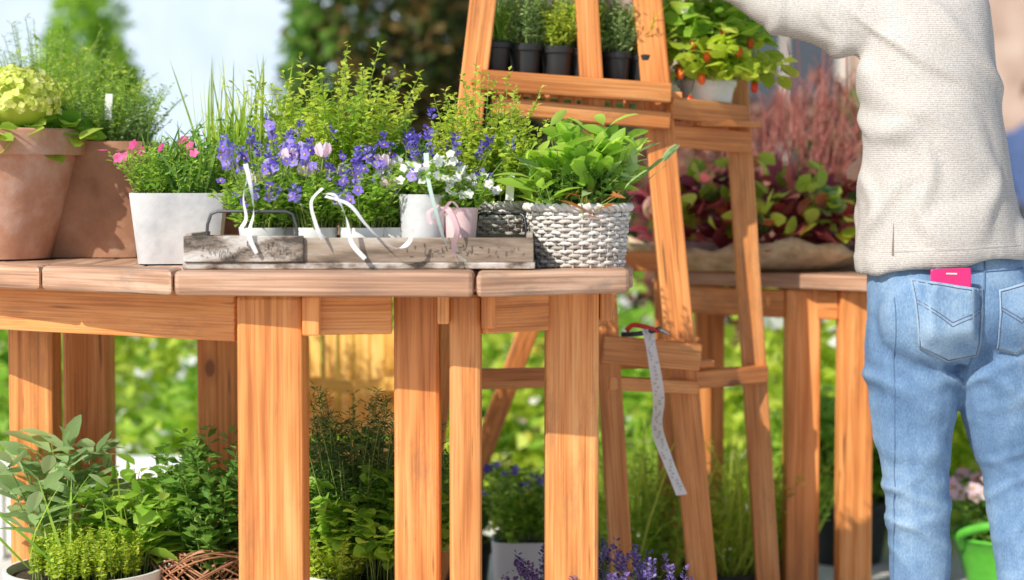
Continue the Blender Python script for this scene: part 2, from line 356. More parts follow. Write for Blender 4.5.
beam('apron',(-.057,3.76,.850),(.062,3.85,.850),.078,.035,WOOD,T2)
beam('corner_block',(-.044,3.73,.824),(-.044,3.73,.886),.026,.05,WOOD,T2)
beam('corner_block',(.183,3.92,.824),(.183,3.92,.886),.024,.05,WOOD,T2)
beam('rear_apron',(-1.2,4.52,.845),(-.35,4.30,.845),.08,.03,WOOD,T1)
beam('rear_apron',(-.04,4.22,.845),(.18,4.2,.845),.08,.03,WOOD,T2)
beam('side_apron',(.16,3.98,.845),(.2,4.25,.845),.08,.03,WOOD,T2,(1,0,0))

# right table
R=empty('wooden_display_table',(.8,5.1,0));RT=.87
P=[Vector((.36,5.15)),Vector((.87,4.72)),Vector((1.30,5.2)),Vector((.79,5.63))]
n=6
for i in range(n):
    a=i/n+.003;b=(i+1)/n-.003
    q=[P[0].lerp(P[3],a),P[1].lerp(P[2],a),P[1].lerp(P[2],b),P[0].lerp(P[3],b)]
    slab('top_board',[tuple(v) for v in q],RT-.036,RT+rng.uniform(-.001,.001),(P[1]-P[0]).to_3d(),WOODT,R,.005)
for x,y,w_ in ((.716,4.93,.082),(.835,4.86,.08),(.515,5.22,.075),(1.31,5.2,.08)):
    beam('leg',(x,y,0),(x,y,RT-.038),w_,.08,WOOD,R,(0,1,0),.005)
beam('apron',(.46,5.12,.795),(.68,4.935,.795),.07,.03,WOOD,R)
beam('apron',(.757,4.90,.795),(.80,4.86,.795),.07,.03,WOOD,R)
beam('apron',(.88,4.88,.795),(1.2,5.16,.795),.07,.03,WOOD,R)

# ---------------------------------------------------------------- ladder shelf
L=empty('wooden_ladder_plant_stand',(.2,4.55,0))
TOPZ=1.64
def post(b,t,w_,name='post'):
    beam(name,b,t,w_,.04,WOOD,L,(0,1,0),.004)
A0,A1=(-.24,4.42,0),(-.045,4.38,TOPZ)
B0,B1=(.262,4.50,0),(.156,4.46,TOPZ)
C0,C1=(.455,4.55,0),(.291,4.53,TOPZ)
D0,D1=(.624,4.76,0),(.505,4.73,TOPZ)
post(A0,A1,.058);post(B0,B1,.052);post(C0,C1,.066);post(D0,D1,.056)
post((-.23,4.95,0),(.11,4.93,.92),.05,'rear_brace')
post((.40,5.0,0),(.36,4.95,TOPZ),.05,'rear_post')
beam('rear_rail',(-.12,4.90,.9),(.39,4.95,.9),.05,.03,WOOD,L)
beam('tray_front_rail',(-.075,4.345,1.317),(.352,4.475,1.293),.044,.028,WOOD,L)
beam('tray_lower_rail',(-.040,4.375,1.262),(.352,4.50,1.232),.038,.028,WOOD,L)
beam('tray_back_rail',(-.10,4.60,1.325),(.36,4.72,1.30),.05,.028,WOOD,L)
for i in range(6):
    t=i/5
    beam('tray_slat',(-.075+.43*t*.97+.012,4.366+.13*t,1.315-.025*t),(-.09+.44*t+.012,4.59+.12*t,1.315-.025*t),.055,.014,WOOD,L,(0,0,1),.002)
beam('side_tray_rail',(.352,4.50,1.262),(.545,4.675,1.250),.048,.026,WOOD,L)
beam('side_tray_rail',(.352,4.53,1.200),(.555,4.70,1.188),.05,.026,WOOD,L)
beam('side_tray_rail',(.38,4.74,1.25),(.54,4.85,1.25),.05,.026,WOOD,L)
beam('side_tray_floor',(.37,4.64,1.230),(.52,4.76,1.230),.20,.014,WOOD,L,(0,0,1),.002)
for i in range(14):
    t=i/13; beam('grille_slat',(-.04+.385*t,4.41+.115*t,1.247-.028*t),(-.04+.385*t,4.41+.115*t,1.300-.028*t),.012,.012,WOOD,L,(0,1,0),.001)
beam('rung_board',(.20,4.465,.722),(.425,4.515,.700),.062,.03,WOOD,L)
beam('rung_board',(.215,4.475,.645),(.42,4.52,.630),.03,.03,WOOD,L)
beam('rung',(.40,4.585,.640),(.60,4.735,.640),.042,.03,WOOD,L)
beam('rung',(-.17,4.445,.655),(.235,4.52,.655),.045,.028,WOOD,L)
beam('shelf_floor',(.20,4.60,.680),(.44,4.66,.680),.2,.015,WOOD,L,(0,0,1),.002)
beam('top_board',(-.1,4.50,TOPZ+.016),(.56,4.70,TOPZ+.016),.26,.03,WOOD,L,(0,0,1),.005)

for i in range(6):
    for j in range(2):
        e=empty('potted_herb');t=(i+.3*j)/5.4;c=(-.040+.37*t+rng.normal(0,.003),4.405+.115*t+.04+.085*j,1.324-.024*t); pot(e,c,.037,.028,.082,BLACKP,rim=.1,wall=.004)
        fb=FB(); cc=(c[0],c[1],c[2]+.068)
        m=[G_BRIGHT,G_SAGE,G_YEL][(i+j)%3]
        if i in(0,5): blades(fb,cc,.025,.05,.14,80,.0035,0,.3); herb(fb,cc,.025,.05,.12,24,8,2,.018,.008,0,1)
        else: herb(fb,cc,.030,.062,.14+.02*(i%2),50,12,3,.018,.007,0,1,jit=.014)
        fb.build('foliage',[m,STEM],e)
e=empty('potted_strawberry');c=(.452,4.66,1.238);pot(e,c,.066,.052,.095,WHITE,rim=.1,wall=.006)
fb=FB();cc=(c[0],c[1],c[2]+.09);tips=herb(fb,cc,.05,.15,.22,46,3,2,.055,.042,0,1,lod=1,start=.7,upf=.1,shrink=.1,pw=1.1)
herb(fb,(cc[0]+.03,cc[1]-.05,cc[2]),.04,.15,.12,36,4,2,.046,.036,2,1,lod=1,start=.5,upf=-.2,shrink=.1,hv=.8)
for k in range(12):
    a=rng.uniform(3.4,6.1);r=rng.uniform(.08,.13);p=np.array([cc[0]+r*math.cos(a),cc[1]+r*math.sin(a),cc[2]+rng.uniform(-.07,.12)])
    fb.path([cc,(p+np.array(cc))/2+np.array([0,0,.05]),p+np.array([0,0,.012])],.0012,1,3)
    fb.sphere(p,.011,3,var=rng.random(),n=8,sc=(.85,.85,1.25));fb.leaves(np.repeat([p+[0,0,.012]],5,0),np.stack([np.cos(np.arange(5)*1.26),np.sin(np.arange(5)*1.26),np.full(5,.1)],1),.012,.005,0,0)
for p in tips[:6]: flower5(fb,[p+np.array([0,-.02,.02])],[(0,-1,.5)],.012,4,5)
fb.build('foliage',[G_BRIGHT,STEM,G_YEL,F_RED,F_WHITE,F_YEL],e)

# ---------------------------------------------------------------- pots on the left table
e=empty('potted_hydrangea');c=(-1.10,4.3,TT);pot(e,c,.185,.105,.275,TERRA,rim=.1)
fb=FB();cc=(c[0],c[1],c[2]+.24);herb(fb,cc,.14,.2,.05,60,3,2,.065,.042,0,1,lod=1,start=.4,upf=.1,shrink=.1)
for q in ((-1.035,4.20,1.265,.088),(-1.16,4.24,1.28,.085),(-1.03,4.38,1.26,.075)):
    fb.sphere(q[:3],q[3]*.82,2,.1,10,(1,1,.8))
    d=nrm(rng.normal(size=(420,3)));d[:,2]=abs(d[:,2])*1.1-.35;d=nrm(d)
    flower5(fb,np.array(q[:3])+d*q[3]*np.array([1,1,.8])*rng.uniform(.9,1.06,(420,1)),d+rng.normal(0,.3,(420,3)),.009,2,None,4)
fb.build('foliage',[G_BRIGHT,STEM,F_CREAM],e)
e=empty('potted_thyme');c=(-.91,4.42,TT);pot(e,c,.130,.108,.25,TERRA2,sq=6)
fb=FB();cc=(c[0],c[1],c[2]+.23);herb(fb,cc,.10,.17,.20,130,16,2,.017,.006,0,1,jit=.02);herb(fb,cc,.10,.15,.12,110,10,3,.014,.008,2,1)
fb.build('foliage',[G_BRIGHT,STEM,G_SAGE],e)
e=empty('potted_fennel');c=(-1.06,4.53,TT);pot(e,c,.08,.06,.2,TERRA2,rim=.1)
fb=FB();herb(fb,(c[0],c[1],1.12),.07,.20,.36,80,20,3,.026,.003,0,1,jit=.03,sr=.0016);herb(fb,(c[0],c[1],1.12),.07,.2,.3,50,12,3,.03,.012,2,1,jit=.03)
fb.build('foliage',[G_BRIGHT,STEM,G_YEL],e)
e=empty('potted_garden_pinks');c=(-.675,4.06,TT);pot(e,c,.098,.082,.141,ZINC,sq=8,rot=.15,wall=.006)
fb=FB();cc=(c[0],c[1],c[2]+.125);blades(fb,cc,.08,.13,.15,170,.006,0,.5,wild=.25);t=herb(fb,cc,.08,.12,.13,70,10,3,.02,.008,2,1,jit=.015)
p=t[:16]+np.array([-.02,0,.01]);flower5(fb,p[:12],rng.normal(0,.4,(12,3))+np.array([-.3,-1,.4]),.012,3,None)
fb.build('foliage',[G_MID,STEM,G_BRIGHT,F_MAG,F_PINK],e)
e=empty('potted_chives');c=(-.575,4.24,TT);pot(e,c,.075,.06,.13,TERRA2,rim=.1)
fb=FB();blades(fb,(c[0],c[1],1.04),.06,.15,.33,150,.0045,0,.12,wild=.12);blades(fb,(c[0],c[1],1.04),.06,.15,.22,160,.007,2,.5,wild=.25);herb(fb,(c[0],c[1],1.04),.06,.14,.2,40,10,3,.026,.012,3,1)
fb.build('foliage',[G_YEL,STEM,G_BRIGHT,G_MID],e)
e=empty('potted_oregano');c=(-.36,4.14,TT);pot(e,c,.085,.065,.14,TERRA2,rim=.1)
fb=FB();herb(fb,(c[0],c[1],1.05),.08,.17,.35,60,15,3,.026,.013,0,1,jit=.03,hv=.5);herb(fb,(c[0],c[1],1.05),.08,.16,.26,50,10,4,.024,.014,2,1)
fb.build('foliage',[G_YEL,STEM,G_BRIGHT],e)
e=empty('potted_mint');c=(-.20,4.18,TT);pot(e,c,.07,.055,.12,TERRA2,rim=.1)
fb=FB();herb(fb,(c[0],c[1],1.04),.06,.12,.18,50,10,4,.026,.016,0,1)
fb.build('foliage',[G_MID,STEM],e)
e=empty('basket_of_marjoram');c=(-.028,3.99,TT);basket(e,c,.082,.07,.115,WICK,rows=14)
fb=FB();herb(fb,(c[0]-.03,c[1],1.03),.07,.125,.30,75,17,3,.020,.012,0,1,jit=.025,hv=.5);herb(fb,(c[0],c[1],1.03),.07,.11,.18,60,10,4,.018,.011,2,1)
fb.build('foliage',[G_YEL,STEM,G_BRIGHT],e)
e=empty('basket_of_salad_plants');c=(.128,3.87,TT);basket(e,c,.098,.075,.112,WICK)
fb=FB();cc=(c[0],c[1],c[2]+.1);herb(fb,cc,.075,.10,.17,46,3,2,.072,.030,0,1,lod=1,start=.5,upf=.8,shrink=.2,curl=.3,hv=.7)
herb(fb,cc,.07,.10,.13,60,8,3,.022,.013,2,1);herb(fb,(cc[0]+.02,cc[1]-.03,cc[2]),.05,.07,.05,12,2,2,.045,.012,3,1,lod=1,upf=.6)
herb(fb,(cc[0]+.05,cc[1],cc[2]),.04,.12,.12,16,2,2,.095,.022,4,1,lod=1,start=.6,upf=.5)
fb.build('foliage',[G_BRIGHT,STEM,G_MID,leafmat('leaf_orange',[(.35,.12,.03),(.55,.25,.06)]),G_SAGE],e)

# ---------------------------------------------------------------- painted tray with violas
DIST=noisemat('weathered_crate_wood',[(0.05,0.04,0.03),(0.19,0.14,0.10),(0.33,0.26,0.20),(0.50,0.45,0.40)],scale=22,rough=0.75,bump=0.6,vec=(.8,.8,.13),pos=[.36,.45,.55,.68],dist=.004,detail=9)
DIST2=noisemat('weathered_crate_paint',[(0.06,0.05,0.04),(0.24,0.19,0.15),(0.46,0.42,0.38),(0.62,0.60,0.57)],scale=34,rough=0.75,bump=0.6,vec=(.8,.8,.35),pos=[.40,.48,.56,.68],dist=.004,detail=9)
TR=empty('wooden_serving_tray',(-.28,3.78,TT));tz=TT+.002
fl=Vector((-.606,3.70,0));fr=Vector((.040,3.72,0));bl=Vector((-.60,3.90,0));br=Vector((.042,3.92,0))
def board(a,b,z0,z1,t=.012,name='board',m=None): beam(name,(a.x,a.y,(z0+z1)/2),(b.x,b.y,(z0+z1)/2),z1-z0,t,m or DIST,TR,(0,1,0) if abs(b.x-a.x)>.2 else (1,0,0),.0015)
board(fl,fr,tz+.012,tz+.058,name='front_board');board(bl,br,tz+.012,tz+.058,name='back_board')
board(fl+Vector((.007,.007,0)),bl+Vector((.007,-.007,0)),tz+.013,tz+.066,name='end_board');board(fr+Vector((-.007,.007,0)),br+Vector((-.007,-.007,0)),tz+.013,tz+.066,name='end_board')
slab('tray_base',[(fl.x-.003,fl.y-.009),(fr.x+.003,fr.y-.009),(br.x+.003,br.y+.009),(bl.x-.003,bl.y+.009)],tz,tz+.012,(1,0,0),DIST2,TR,.002)
board(fl+Vector((0,-.0105,0)),Vector((-.385,3.697,0)),tz+.014,tz+.062,.008,'front_panel',DIST2)
# worn remnants of dark print, too faded to read
fb=FB()
def worn(x0,x1,yf,z0,z1,k):
    for _ in range(k):
        x=rng.uniform(x0,x1);z=rng.uniform(z0,z1);y=yf(x)
        if rng.random()<.6: a,b=(x,y,z),(x+rng.normal(0,.0015),y,z+rng.uniform(.004,.011));sd=(1,0,0)
        else: a,b=(x,y,z),(x+rng.uniform(.003,.008),y,z+rng.normal(0,.001));sd=(0,0,1)
        fb.ribbon([a,b],sd,rng.uniform(.0012,.0028),0,rng.random())
worn(-.59,-.40,lambda x:3.6838+(x+.606)*.0136,tz+.022,tz+.046,46)
worn(-.20,.02,lambda x:3.6930+(x+.606)*.0310,tz+.020,tz+.044,60)
fb.build('worn_print',[leafmat('faded_ink',[(.07,.06,.05),(.22,.19,.16)],0,.9)],TR)
fb=FB()
def arc(p0,p1,h):
    p0=np.array(p0);p1=np.array(p1);pts=[]
    for t,hh in ((0,0),(.01,.6),(.05,.92),(.12,1),(.5,1),(.88,1),(.95,.92),(.99,.6),(1,0)):
        pts.append(p0+(p1-p0)*t+np.array([0,0,h*hh]))
    return pts
fb.path(arc((-.565,3.70,tz+.045),(-.397,3.70,tz+.045),.062),.0032,0,6)
fb.path(arc((-.072,3.92,tz+.045),(.028,3.86,tz+.045),.055),.003,0,6)
fb.build('handles',[METAL],TR,True)
def viola(c,n,H,r,extra=None):
    e=empty('potted_violas');pot(e,c,.044,.035,.062,WHITE,wall=.004)
    fb=FB();cc=(c[0],c[1],c[2]+.055);herb(fb,cc,.04,.085,H*.85,60,10,3,.024,.011,0,1,jit=.015,hv=.5)
    t2=herb(fb,cc,.04,r,H*1.1,n,5,1,.016,.006,0,1,jit=.022,hv=.65,upf=.8)
    d=rng.normal(0,.7,(n,3))+np.array([-.2,-.8,.4]);flower5(fb,t2,d,.0108,2,5)
    spike(fb,t2[::2]+np.array([0,0,.004]),.018,.006,11,2)
    m=extra if extra is not None else 0
    for k in range(m):
        p=np.array([cc[0]+rng.uniform(-.06,.06),cc[1]-rng.uniform(.0,.05),cc[2]+H*rng.uniform(.5,.95)])
        fb.path([cc,p],.0016,1,4)
        for i in range(6):
            th=i*math.pi/3+(i%2)*.2;o=np.array([[math.cos(th),math.sin(th),0]])
            fb.leaves(p+o*.005,o*.35+np.array([[0,0,1.]]),.028,.020,3,1,curl=-.12,fold=-.6,up=-o,var=.6+.4*rng.random())
    fb.build('foliage',[G_BRIGHT,STEM,F_PUR,F_PINK,F_WHITE,F_YEL],e)
viola((-.475,3.80,tz+.013),38,.16,.10,2);viola((-.375,3.81,tz+.013),42,.17,.10,3);viola((-.285,3.80,tz+.013),38,.15,.10,3);viola((-.225,3.83,tz+.013),22,.16,.08,1);viola((-.43,3.86,tz+.013),34,.20,.10,0)
e=empty('potted_lavender');c=(-.13,3.87,tz+.013);pot(e,c,.04,.035,.06,WHITE)
fb=FB();t2=herb(fb,(c[0],c[1],c[2]+.05),.035,.09,.22,30,8,2,.018,.005,0,1,hv=.5);spike(fb,t2,.024,.007,16,2);fb.build('foliage',[G_SAGE,STEM,F_PUR],e)
e=empty('potted_phlox');c=(-.168,3.79,tz+.013);pot(e,c,.047,.038,.125,ZINC,wall=.004)
fb=FB();cc=(c[0],c[1],c[2]+.12);t2=herb(fb,cc,.04,.085,.09,60,7,3,.022,.009,0,1,jit=.014,hv=.7);flower5(fb,t2,rng.normal(0,.6,(60,3))+np.array([-.2,-1,.7]),.0100,2,None,5)
fb.build('foliage',[G_BRIGHT,STEM,F_WHITE,F_YEL],e)
e=empty('potted_phlox');c=(-.098,3.79,tz+.013);pot(e,c,.034,.026,.10,plain('pink_card',(.74,.52,.52),.7),wall=.003)
fb=FB();cc=(c[0],c[1],c[2]+.09);t2=herb(fb,cc,.03,.06,.09,34,6,3,.02,.009,0,1,jit=.012,hv=.6);flower5(fb,t2,rng.normal(0,.6,(34,3))+np.array([0,-1,.7]),.0095,2,None,5)
fb.build('foliage',[G_BRIGHT,STEM,F_WHITE,F_YEL],e)
def spl(pts,n=24):
    pts=np.array(pts,float);k=len(pts);out=[]
    for i in range(k-1):
        p0=pts[max(i-1,0)];p1=pts[i];p2=pts[i+1];p3=pts[min(i+2,k-1)]
        for t in np.linspace(0,1,n//(k-1)+1)[:-1]:
            out.append(.5*((2*p1)+(-p0+p2)*t+(2*p0-5*p1+4*p2-p3)*t*t+(-p0+3*p1-3*p2+p3)*t**3))
    out.append(pts[-1]);return np.array(out)
rb=empty('satin_ribbons',(-.3,3.7,TT));fb=FB()
def rib(pts,w_,m,tw=1.2,ph=0):
    q=spl(pts,44);n=len(q);s=np.stack([np.cos(ph+np.linspace(0,tw*3,n)),.6*np.sin(ph+np.linspace(0,tw*3,n)),.35*np.sin(np.linspace(0,5,n)+ph)],1)
    tg=nrm(np.gradient(q,axis=0)); s=nrm(s-tg*(s*tg).sum(1,keepdims=True)); fb.ribbon(q,s,w_*(1-.25*np.abs(np.sin(np.linspace(0,4,n)))),m,.6)
rib([(-.495,3.72,1.13),(-.482,3.69,1.09),(-.476,3.685,1.04),(-.484,3.680,1.00),(-.470,3.678,.965)],.009,0)
rib([(-.487,3.72,1.12),(-.495,3.69,1.07),(-.490,3.685,1.03),(-.50,3.680,1.01)],.008,0,.8,1)
rib([(-.35,3.71,1.075),(-.325,3.69,1.07),(-.305,3.68,1.03),(-.295,3.677,.985),(-.27,3.675,.955)],.010,0,1,.3)
rib([(-.345,3.70,1.07),(-.30,3.68,1.055),(-.27,3.675,1.02),(-.245,3.675,.995),(-.215,3.672,.975),(-.190,3.672,.985),(-.182,3.672,1.01)],.009,0,1.2,0)
rib([(-.35,3.70,1.085),(-.37,3.69,1.06),(-.362,3.685,1.02),(-.35,3.680,.99)],.008,0,.7,2)
rib([(-.16,3.73,1.15),(-.155,3.71,1.10),(-.140,3.695,1.04),(-.12,3.69,.98),(-.085,3.686,.950)],.010,2,.6)
rib([(-.135,3.72,1.05),(-.118,3.70,1.045),(-.102,3.69,1.01),(-.108,3.688,.975),(-.10,3.684,.945)],.014,1,.5)
rib([(-.135,3.72,1.052),(-.155,3.705,1.04),(-.148,3.70,1.02),(-.13,3.70,1.04),(-.112,3.70,1.06),(-.10,3.70,1.045),(-.125,3.70,1.035)],.009,1,.5)
fb.build('ribbons',[RIB_W,RIB_P,RIB_G],rb,True)
e=empty('plant_labels',(-.8,4.2,1.2))
for p in ((-.87,4.32,1.23),(-.005,3.9,1.06)):
    beam('label',p,(p[0]+.003,p[1],p[2]+.055),.016,.0015,WHITE,e,(0,1,0),.0005)

# ---------------------------------------------------------------- right planter
e=empty('heuchera_planter',(.72,5.15,RT));SACK=noisemat('sacking',[(0.36,0.25,0.14),(0.56,0.43,0.27),(0.74,0.60,0.42)],scale=20,rough=.9,bump=.5)
V=[];F=[];n=90
for j,(k,z) in enumerate(((.62,0),(.80,.015),(1.0,.045),(1.12,.068),(1.06,.066),(.85,.04))):
    for i in range(n):
        th=2*math.pi*i/n;wv=1+.03*math.sin(5*th+j)+.025*math.sin(13*th+j*.6)+.012*math.sin(29*th);V.append((.62+.31*k*wv*math.cos(th),5.10+.20*k*wv*math.sin(th),RT+.002+z*(1+.22*math.sin(4*th+1)*(j>1)+.12*math.sin(17*th)*(j>1))))
for j in range(5):
    for i in range(n):F.append((j*n+i,j*n+(i+1)%n,(j+1)*n+(i+1)%n,(j+1)*n+i))
F.append(tuple(5*n+i for i in range(n)));F.append(tuple(range(n)))
mesh_obj('sack_lining',V,F,SACK,e,smooth=True)
fb=FB();N=250
def dome(N,z0,zr):
    a=rng.random(N)*6.283;q=np.sqrt(rng.random(N));return a,q,np.stack([.63+.29*q*np.cos(a),5.09+.2*q*np.sin(a),RT+z0+zr*rng.random(N)*(1-.4*q*q)],1)
a,q,p=dome(N,.07,.17)
d=np.stack([np.cos(a)*q,np.sin(a)*q-.4,.3+.6*rng.random(N)],1)+rng.normal(0,.45,(N,3));fb.leaves(p,d,.070,.056,0,1,curl=.25,var=rng.random(N))
a,q,p=dome(170,.09,.20);fb.leaves(p+np.array([0,-.06,0]),rng.normal(0,.6,(170,3))+np.array([0,-.6,.5]),.052,.040,1,1)
a,q,p=dome(110,.10,.19);fb.leaves(p+np.array([0,-.05,0]),rng.normal(0,.6,(110,3))+np.array([0,-.6,.5]),.052,.040,3,1)
for q in ((.77,4.91,1.04),(.60,4.93,1.00),(.50,4.97,1.05),(.86,4.98,1.06)):
    d=nrm(rng.normal(size=(26,3)));d[:,1]=-abs(d[:,1]);fb.leaves(np.array(q)+d*.01,d+np.array([0,-.5,.3]),.042,.034,2,1,curl=-.2)
fb.build('foliage',[R_LEAF,G_YEL,G_SAGE,leafmat('leaf_copper_red',[(.42,.08,.05),(.62,.22,.10)],.4,.3)],e)
e=empty('red_dogwood_twigs');fb=FB()
for (cx,cy,nn,H) in ((.80,5.38,22,.66),(.92,5.40,16,.7),(.68,5.5,10,.55)):
    tp=herb(fb,(cx,cy,.9),.07,.17,H,nn,4,1,.016,.006,0,0,hv=.35,sr=.0026,jit=.04,upf=1.2,start=.5)
    for k in range(len(tp)):
        for b_ in range(2):
            s0=np.array([cx,cy,.9])*(1-.5-.1*b_)+tp[k]*(.5+.1*b_);s0=s0+rng.normal(0,.006,3)
            fb.path([s0,s0+np.array([rng.normal(0,.03),rng.normal(0,.03),.06]),s0+np.array([rng.normal(0,.05),rng.normal(0,.04),.15])],[.0018,.0013,.0008],0,3,var=rng.random())
fb.build('twigs',[R_TWIG],e);pot(e,(.86,5.36,RT),.12,.1,.12,TERRA2,rim=.1)
e=empty('ornamental_gourd',(.355,4.93,1.0));fb=FB()
for i in range(10):
    th=i*.6283;fb.sphere((.365+.014*math.cos(th),5.0+.014*math.sin(th),1.03),.030,0,.8 if i%2 else .3,10,(.8,.8,1))
fb.path([(.365,5.0,1.055),(.37,5.0,1.08)],.005,1,5)
fb.build('gourd',[leafmat('gourd_skin',[(.6,.28,.18),(.75,.45,.34)],0,.4),STEM],e,True)

# ---------------------------------------------------------------- tape and secateurs
e=empty('paper_price_tape',(.33,4.42,.6));fb=FB()
q=spl([(.300,4.43,.775),(.310,4.415,.72),(.325,4.41,.62),(.322,4.41,.55),(.345,4.41,.48),(.378,4.42,.40)],60);n=len(q)
sd=nrm(np.stack([np.cos(.3*np.sin(np.linspace(0,9,n))),.5*np.sin(np.linspace(0,9,n)),.1*np.ones(n)],1));fb.ribbon(q,sd,.026,0,.6)
for i in range(2,n-3): 
    off=sd[i]*rng.uniform(-.008,.008)
    fb.ribbon([q[i]+off+[0,-.003,0],q[i]+off+[.001,-.003,-.004]],sd[i],.003+.005*rng.random(),1,rng.random())
fb.build('tape',[RIB_W,leafmat('tape_marks',[(.55,.54,.42),(.50,.52,.54)],0)],e)
e=empty('secateurs',(.3,4.44,.77));fb=FB()
fb.path(spl([(.255,4.44,.765),(.27,4.435,.778),(.30,4.43,.773),(.325,4.43,.765)]),.006,0,6);fb.path(spl([(.245,4.44,.757),(.27,4.43,.758),(.30,4.43,.762),(.33,4.43,.770)]),.006,1,6)
fb.path([(.325,4.43,.77),(.35,4.43,.757)],[.006,.002],2,5)
fb.build('secateurs_body',[plain('red_grip',(.6,.03,.02),.4),BLACKP,plain('steel',(.5,.5,.5),.3,1)],e,True)

# ---------------------------------------------------------------- wooden chair behind the table
e=empty('slatted_wooden_chair',(-.44,5.3,0))
for i in range(8):
    t=i/7;x=-.57+.30*t;y=5.28+.05*math.sin(math.pi*t)
    beam('back_slat',(x,y,.42),(x*1.02+.004,y+.03,.70),.0415,.014,WOODL,e,(0,1,0),.003)
for zz in (.45,.56):
    fbp=[(-.59,5.24,zz+.01),(-.505,5.265,zz),(-.42,5.28,zz-.01),(-.335,5.265,zz),(-.25,5.24,zz+.01)]
    for a,b in zip(fbp[:-1],fbp[1:]): beam('back_band',a,b,.035,.012,WOODL,e,(0,1,0),.001)
for i in range(5): beam('seat_slat',(-.60,5.01+.055*i,.40),(-.24,5.01+.055*i,.40),.048,.02,WOODL,e,(0,0,1),.002)
for x,y in ((-.58,5.02),(-.26,5.02),(-.58,5.23),(-.26,5.23)): beam('leg',(x,y,0),(x,y,.39),.035,.035,WOODL,e)

# ---------------------------------------------------------------- plants on the ground
e=empty('bowl_of_herbs');c=(-.885,4.10,0);pot(e,c,.165,.11,.300,WHITE,wall=.008)
fb=FB();cc=(c[0],c[1],.285);herb(fb,(cc[0]+.01,cc[1]-.03,cc[2]),.11,.115,.12,190,11,4,.013,.009,2,1,jit=.005,hv=.3)
herb(fb,(cc[0]-.04,cc[1]+.03,cc[2]),.06,.15,.29,18,5,2,.11,.040,0,1,lod=1,upf=.6,start=.45,sr=.0022);herb(fb,(cc[0]+.10,cc[1]+.03,cc[2]),.04,.12,.22,26,6,2,.07,.036,3,1,lod=1,upf=.3,sr=.002)
blades(fb,cc,.12,.26,.2,40,.006,3,.6,wild=.3)
fb.build('foliage',[G_SAGE,STEM,G_YEL,G_BRIGHT],e)
e=empty('basket_of_mint');c=(-.640,4.15,0.0);basket(e,c,.105,.09,.27,WICKB,rows=18)
fb=FB();
for k in range(46):
    a=rng.random(3)*6.28;th=np.linspace(0,5,24);r=rng.uniform(.06,.12);fb.path(np.stack([c[0]+r*np.cos(th+a[0]),c[1]+r*.9*np.sin(th+a[0]),.27+.05*np.sin(th*1.3+a[1])+.02*a[2]/6],1),.002,2,4,var=rng.random())
herb(fb,(c[0]+.02,c[1]+.02,.27),.07,.15,.32,60,12,3,.042,.024,0,1,lod=0)
fb.build('foliage',[G_MID,STEM,WICKB],e)
e=empty('potted_rosemary_and_parsley');c=(-.30,4.08,0);pot(e,c,.14,.11,.30,WHITE)
fb=FB();herb(fb,(c[0]-.03,c[1]+.05,.28),.10,.20,.42,80,26,4,.032,.0045,0,1,jit=.03,sr=.002);herb(fb,(c[0]-.03,c[1]+.08,.28),.10,.18,.32,40,10,3,.04,.02,4,1,jit=.03,sr=.002)
herb(fb,(c[0]+.04,c[1]-.04,.28),.08,.15,.24,60,6,4,.034,.028,2,1,lod=1,start=.4,upf=.3,curl=.3,shrink=.1);herb(fb,(c[0]-.06,c[1]-.06,.28),.05,.11,.14,70,8,4,.016,.012,3,1)
fb.build('foliage',[G_DARK,STEM,G_BRIGHT,G_YEL,G_MID],e)
e=empty('potted_campanula');c=(.025,4.80,0);pot(e,c,.075,.062,.235,WHITE,sq=5,wall=.006)
fb=FB();t=herb(fb,(c[0],c[1],.215),.06,.13,.22,50,8,3,.036,.020,0,1);flower5(fb,t[:20],rng.normal(0,.4,(20,3))+[0,-1,.5],.014,2,None);fb.build('foliage',[G_BRIGHT,STEM,F_PUR],e)
e=empty('potted_sage');c=(-.13,5.1,0);pot(e,c,.08,.06,.18,BLACKP,rim=.1)
fb=FB();herb(fb,(c[0],c[1],.16),.07,.15,.25,50,9,3,.045,.022,0,1);fb.build('foliage',[G_MID,STEM],e)
e=empty('potted_lavender');c=(.165,4.02,0);pot(e,c,.14,.12,.185,TERRA2,rim=.1)
fb=FB();t=herb(fb,(c[0],c[1],.165),.12,.175,.175,130,8,2,.022,.004,0,1,hv=.5,jit=.014);spike(fb,t,.035,.006,20,2);fb.build('foliage',[G_SAGE,STEM,F_LAV],e)
for x,y,s in ((.33,4.95,0),(.54,5.0,1),(.68,5.2,0),(.22,5.3,1),(.44,5.4,0)):
    e=empty('potted_grass_herb');pot(e,(x,y,0),.1,.08,.12,BLACKP,rim=.1);fb=FB()
    blades(fb,(x,y,.1),.08,.26,.36,95,.006,0,.5,wild=.28);herb(fb,(x,y,.1),.08,.20,.36,34,12,3,.036,.011,1,2,jit=.04)
    fb.build('foliage',[G_YEL,G_YEL if s else G_BRIGHT,STEM],e)
e=empty('potted_kale');c=(.96,5.75,0);pot(e,c,.14,.11,.18,BLACKP,rim=.1);fb=FB();herb(fb,(c[0],c[1],.16),.1,.22,.34,60,5,3,.10,.07,0,1,lod=1,start=.3);fb.build('foliage',[G_BRIGHT,STEM],e)
e=empty('green_garden_tub',(1.33,5.3,0));GP=plain('green_plastic',(.12,.50,.05),.35)
lathe('tub',(1.32,5.2,0),[(.11,0),(.15,.13),(.165,.165),(.172,.17),(.165,.175),(.155,.165),(.145,.12)],GP,e)
fb=FB();fb.path(spl([(1.17,5.15,.15),(1.16,5.11,.19),(1.23,5.05,.22),(1.30,5.04,.20),(1.33,5.05,.165)]),.012,0,8);fb.build('handle',[GP],e,True)
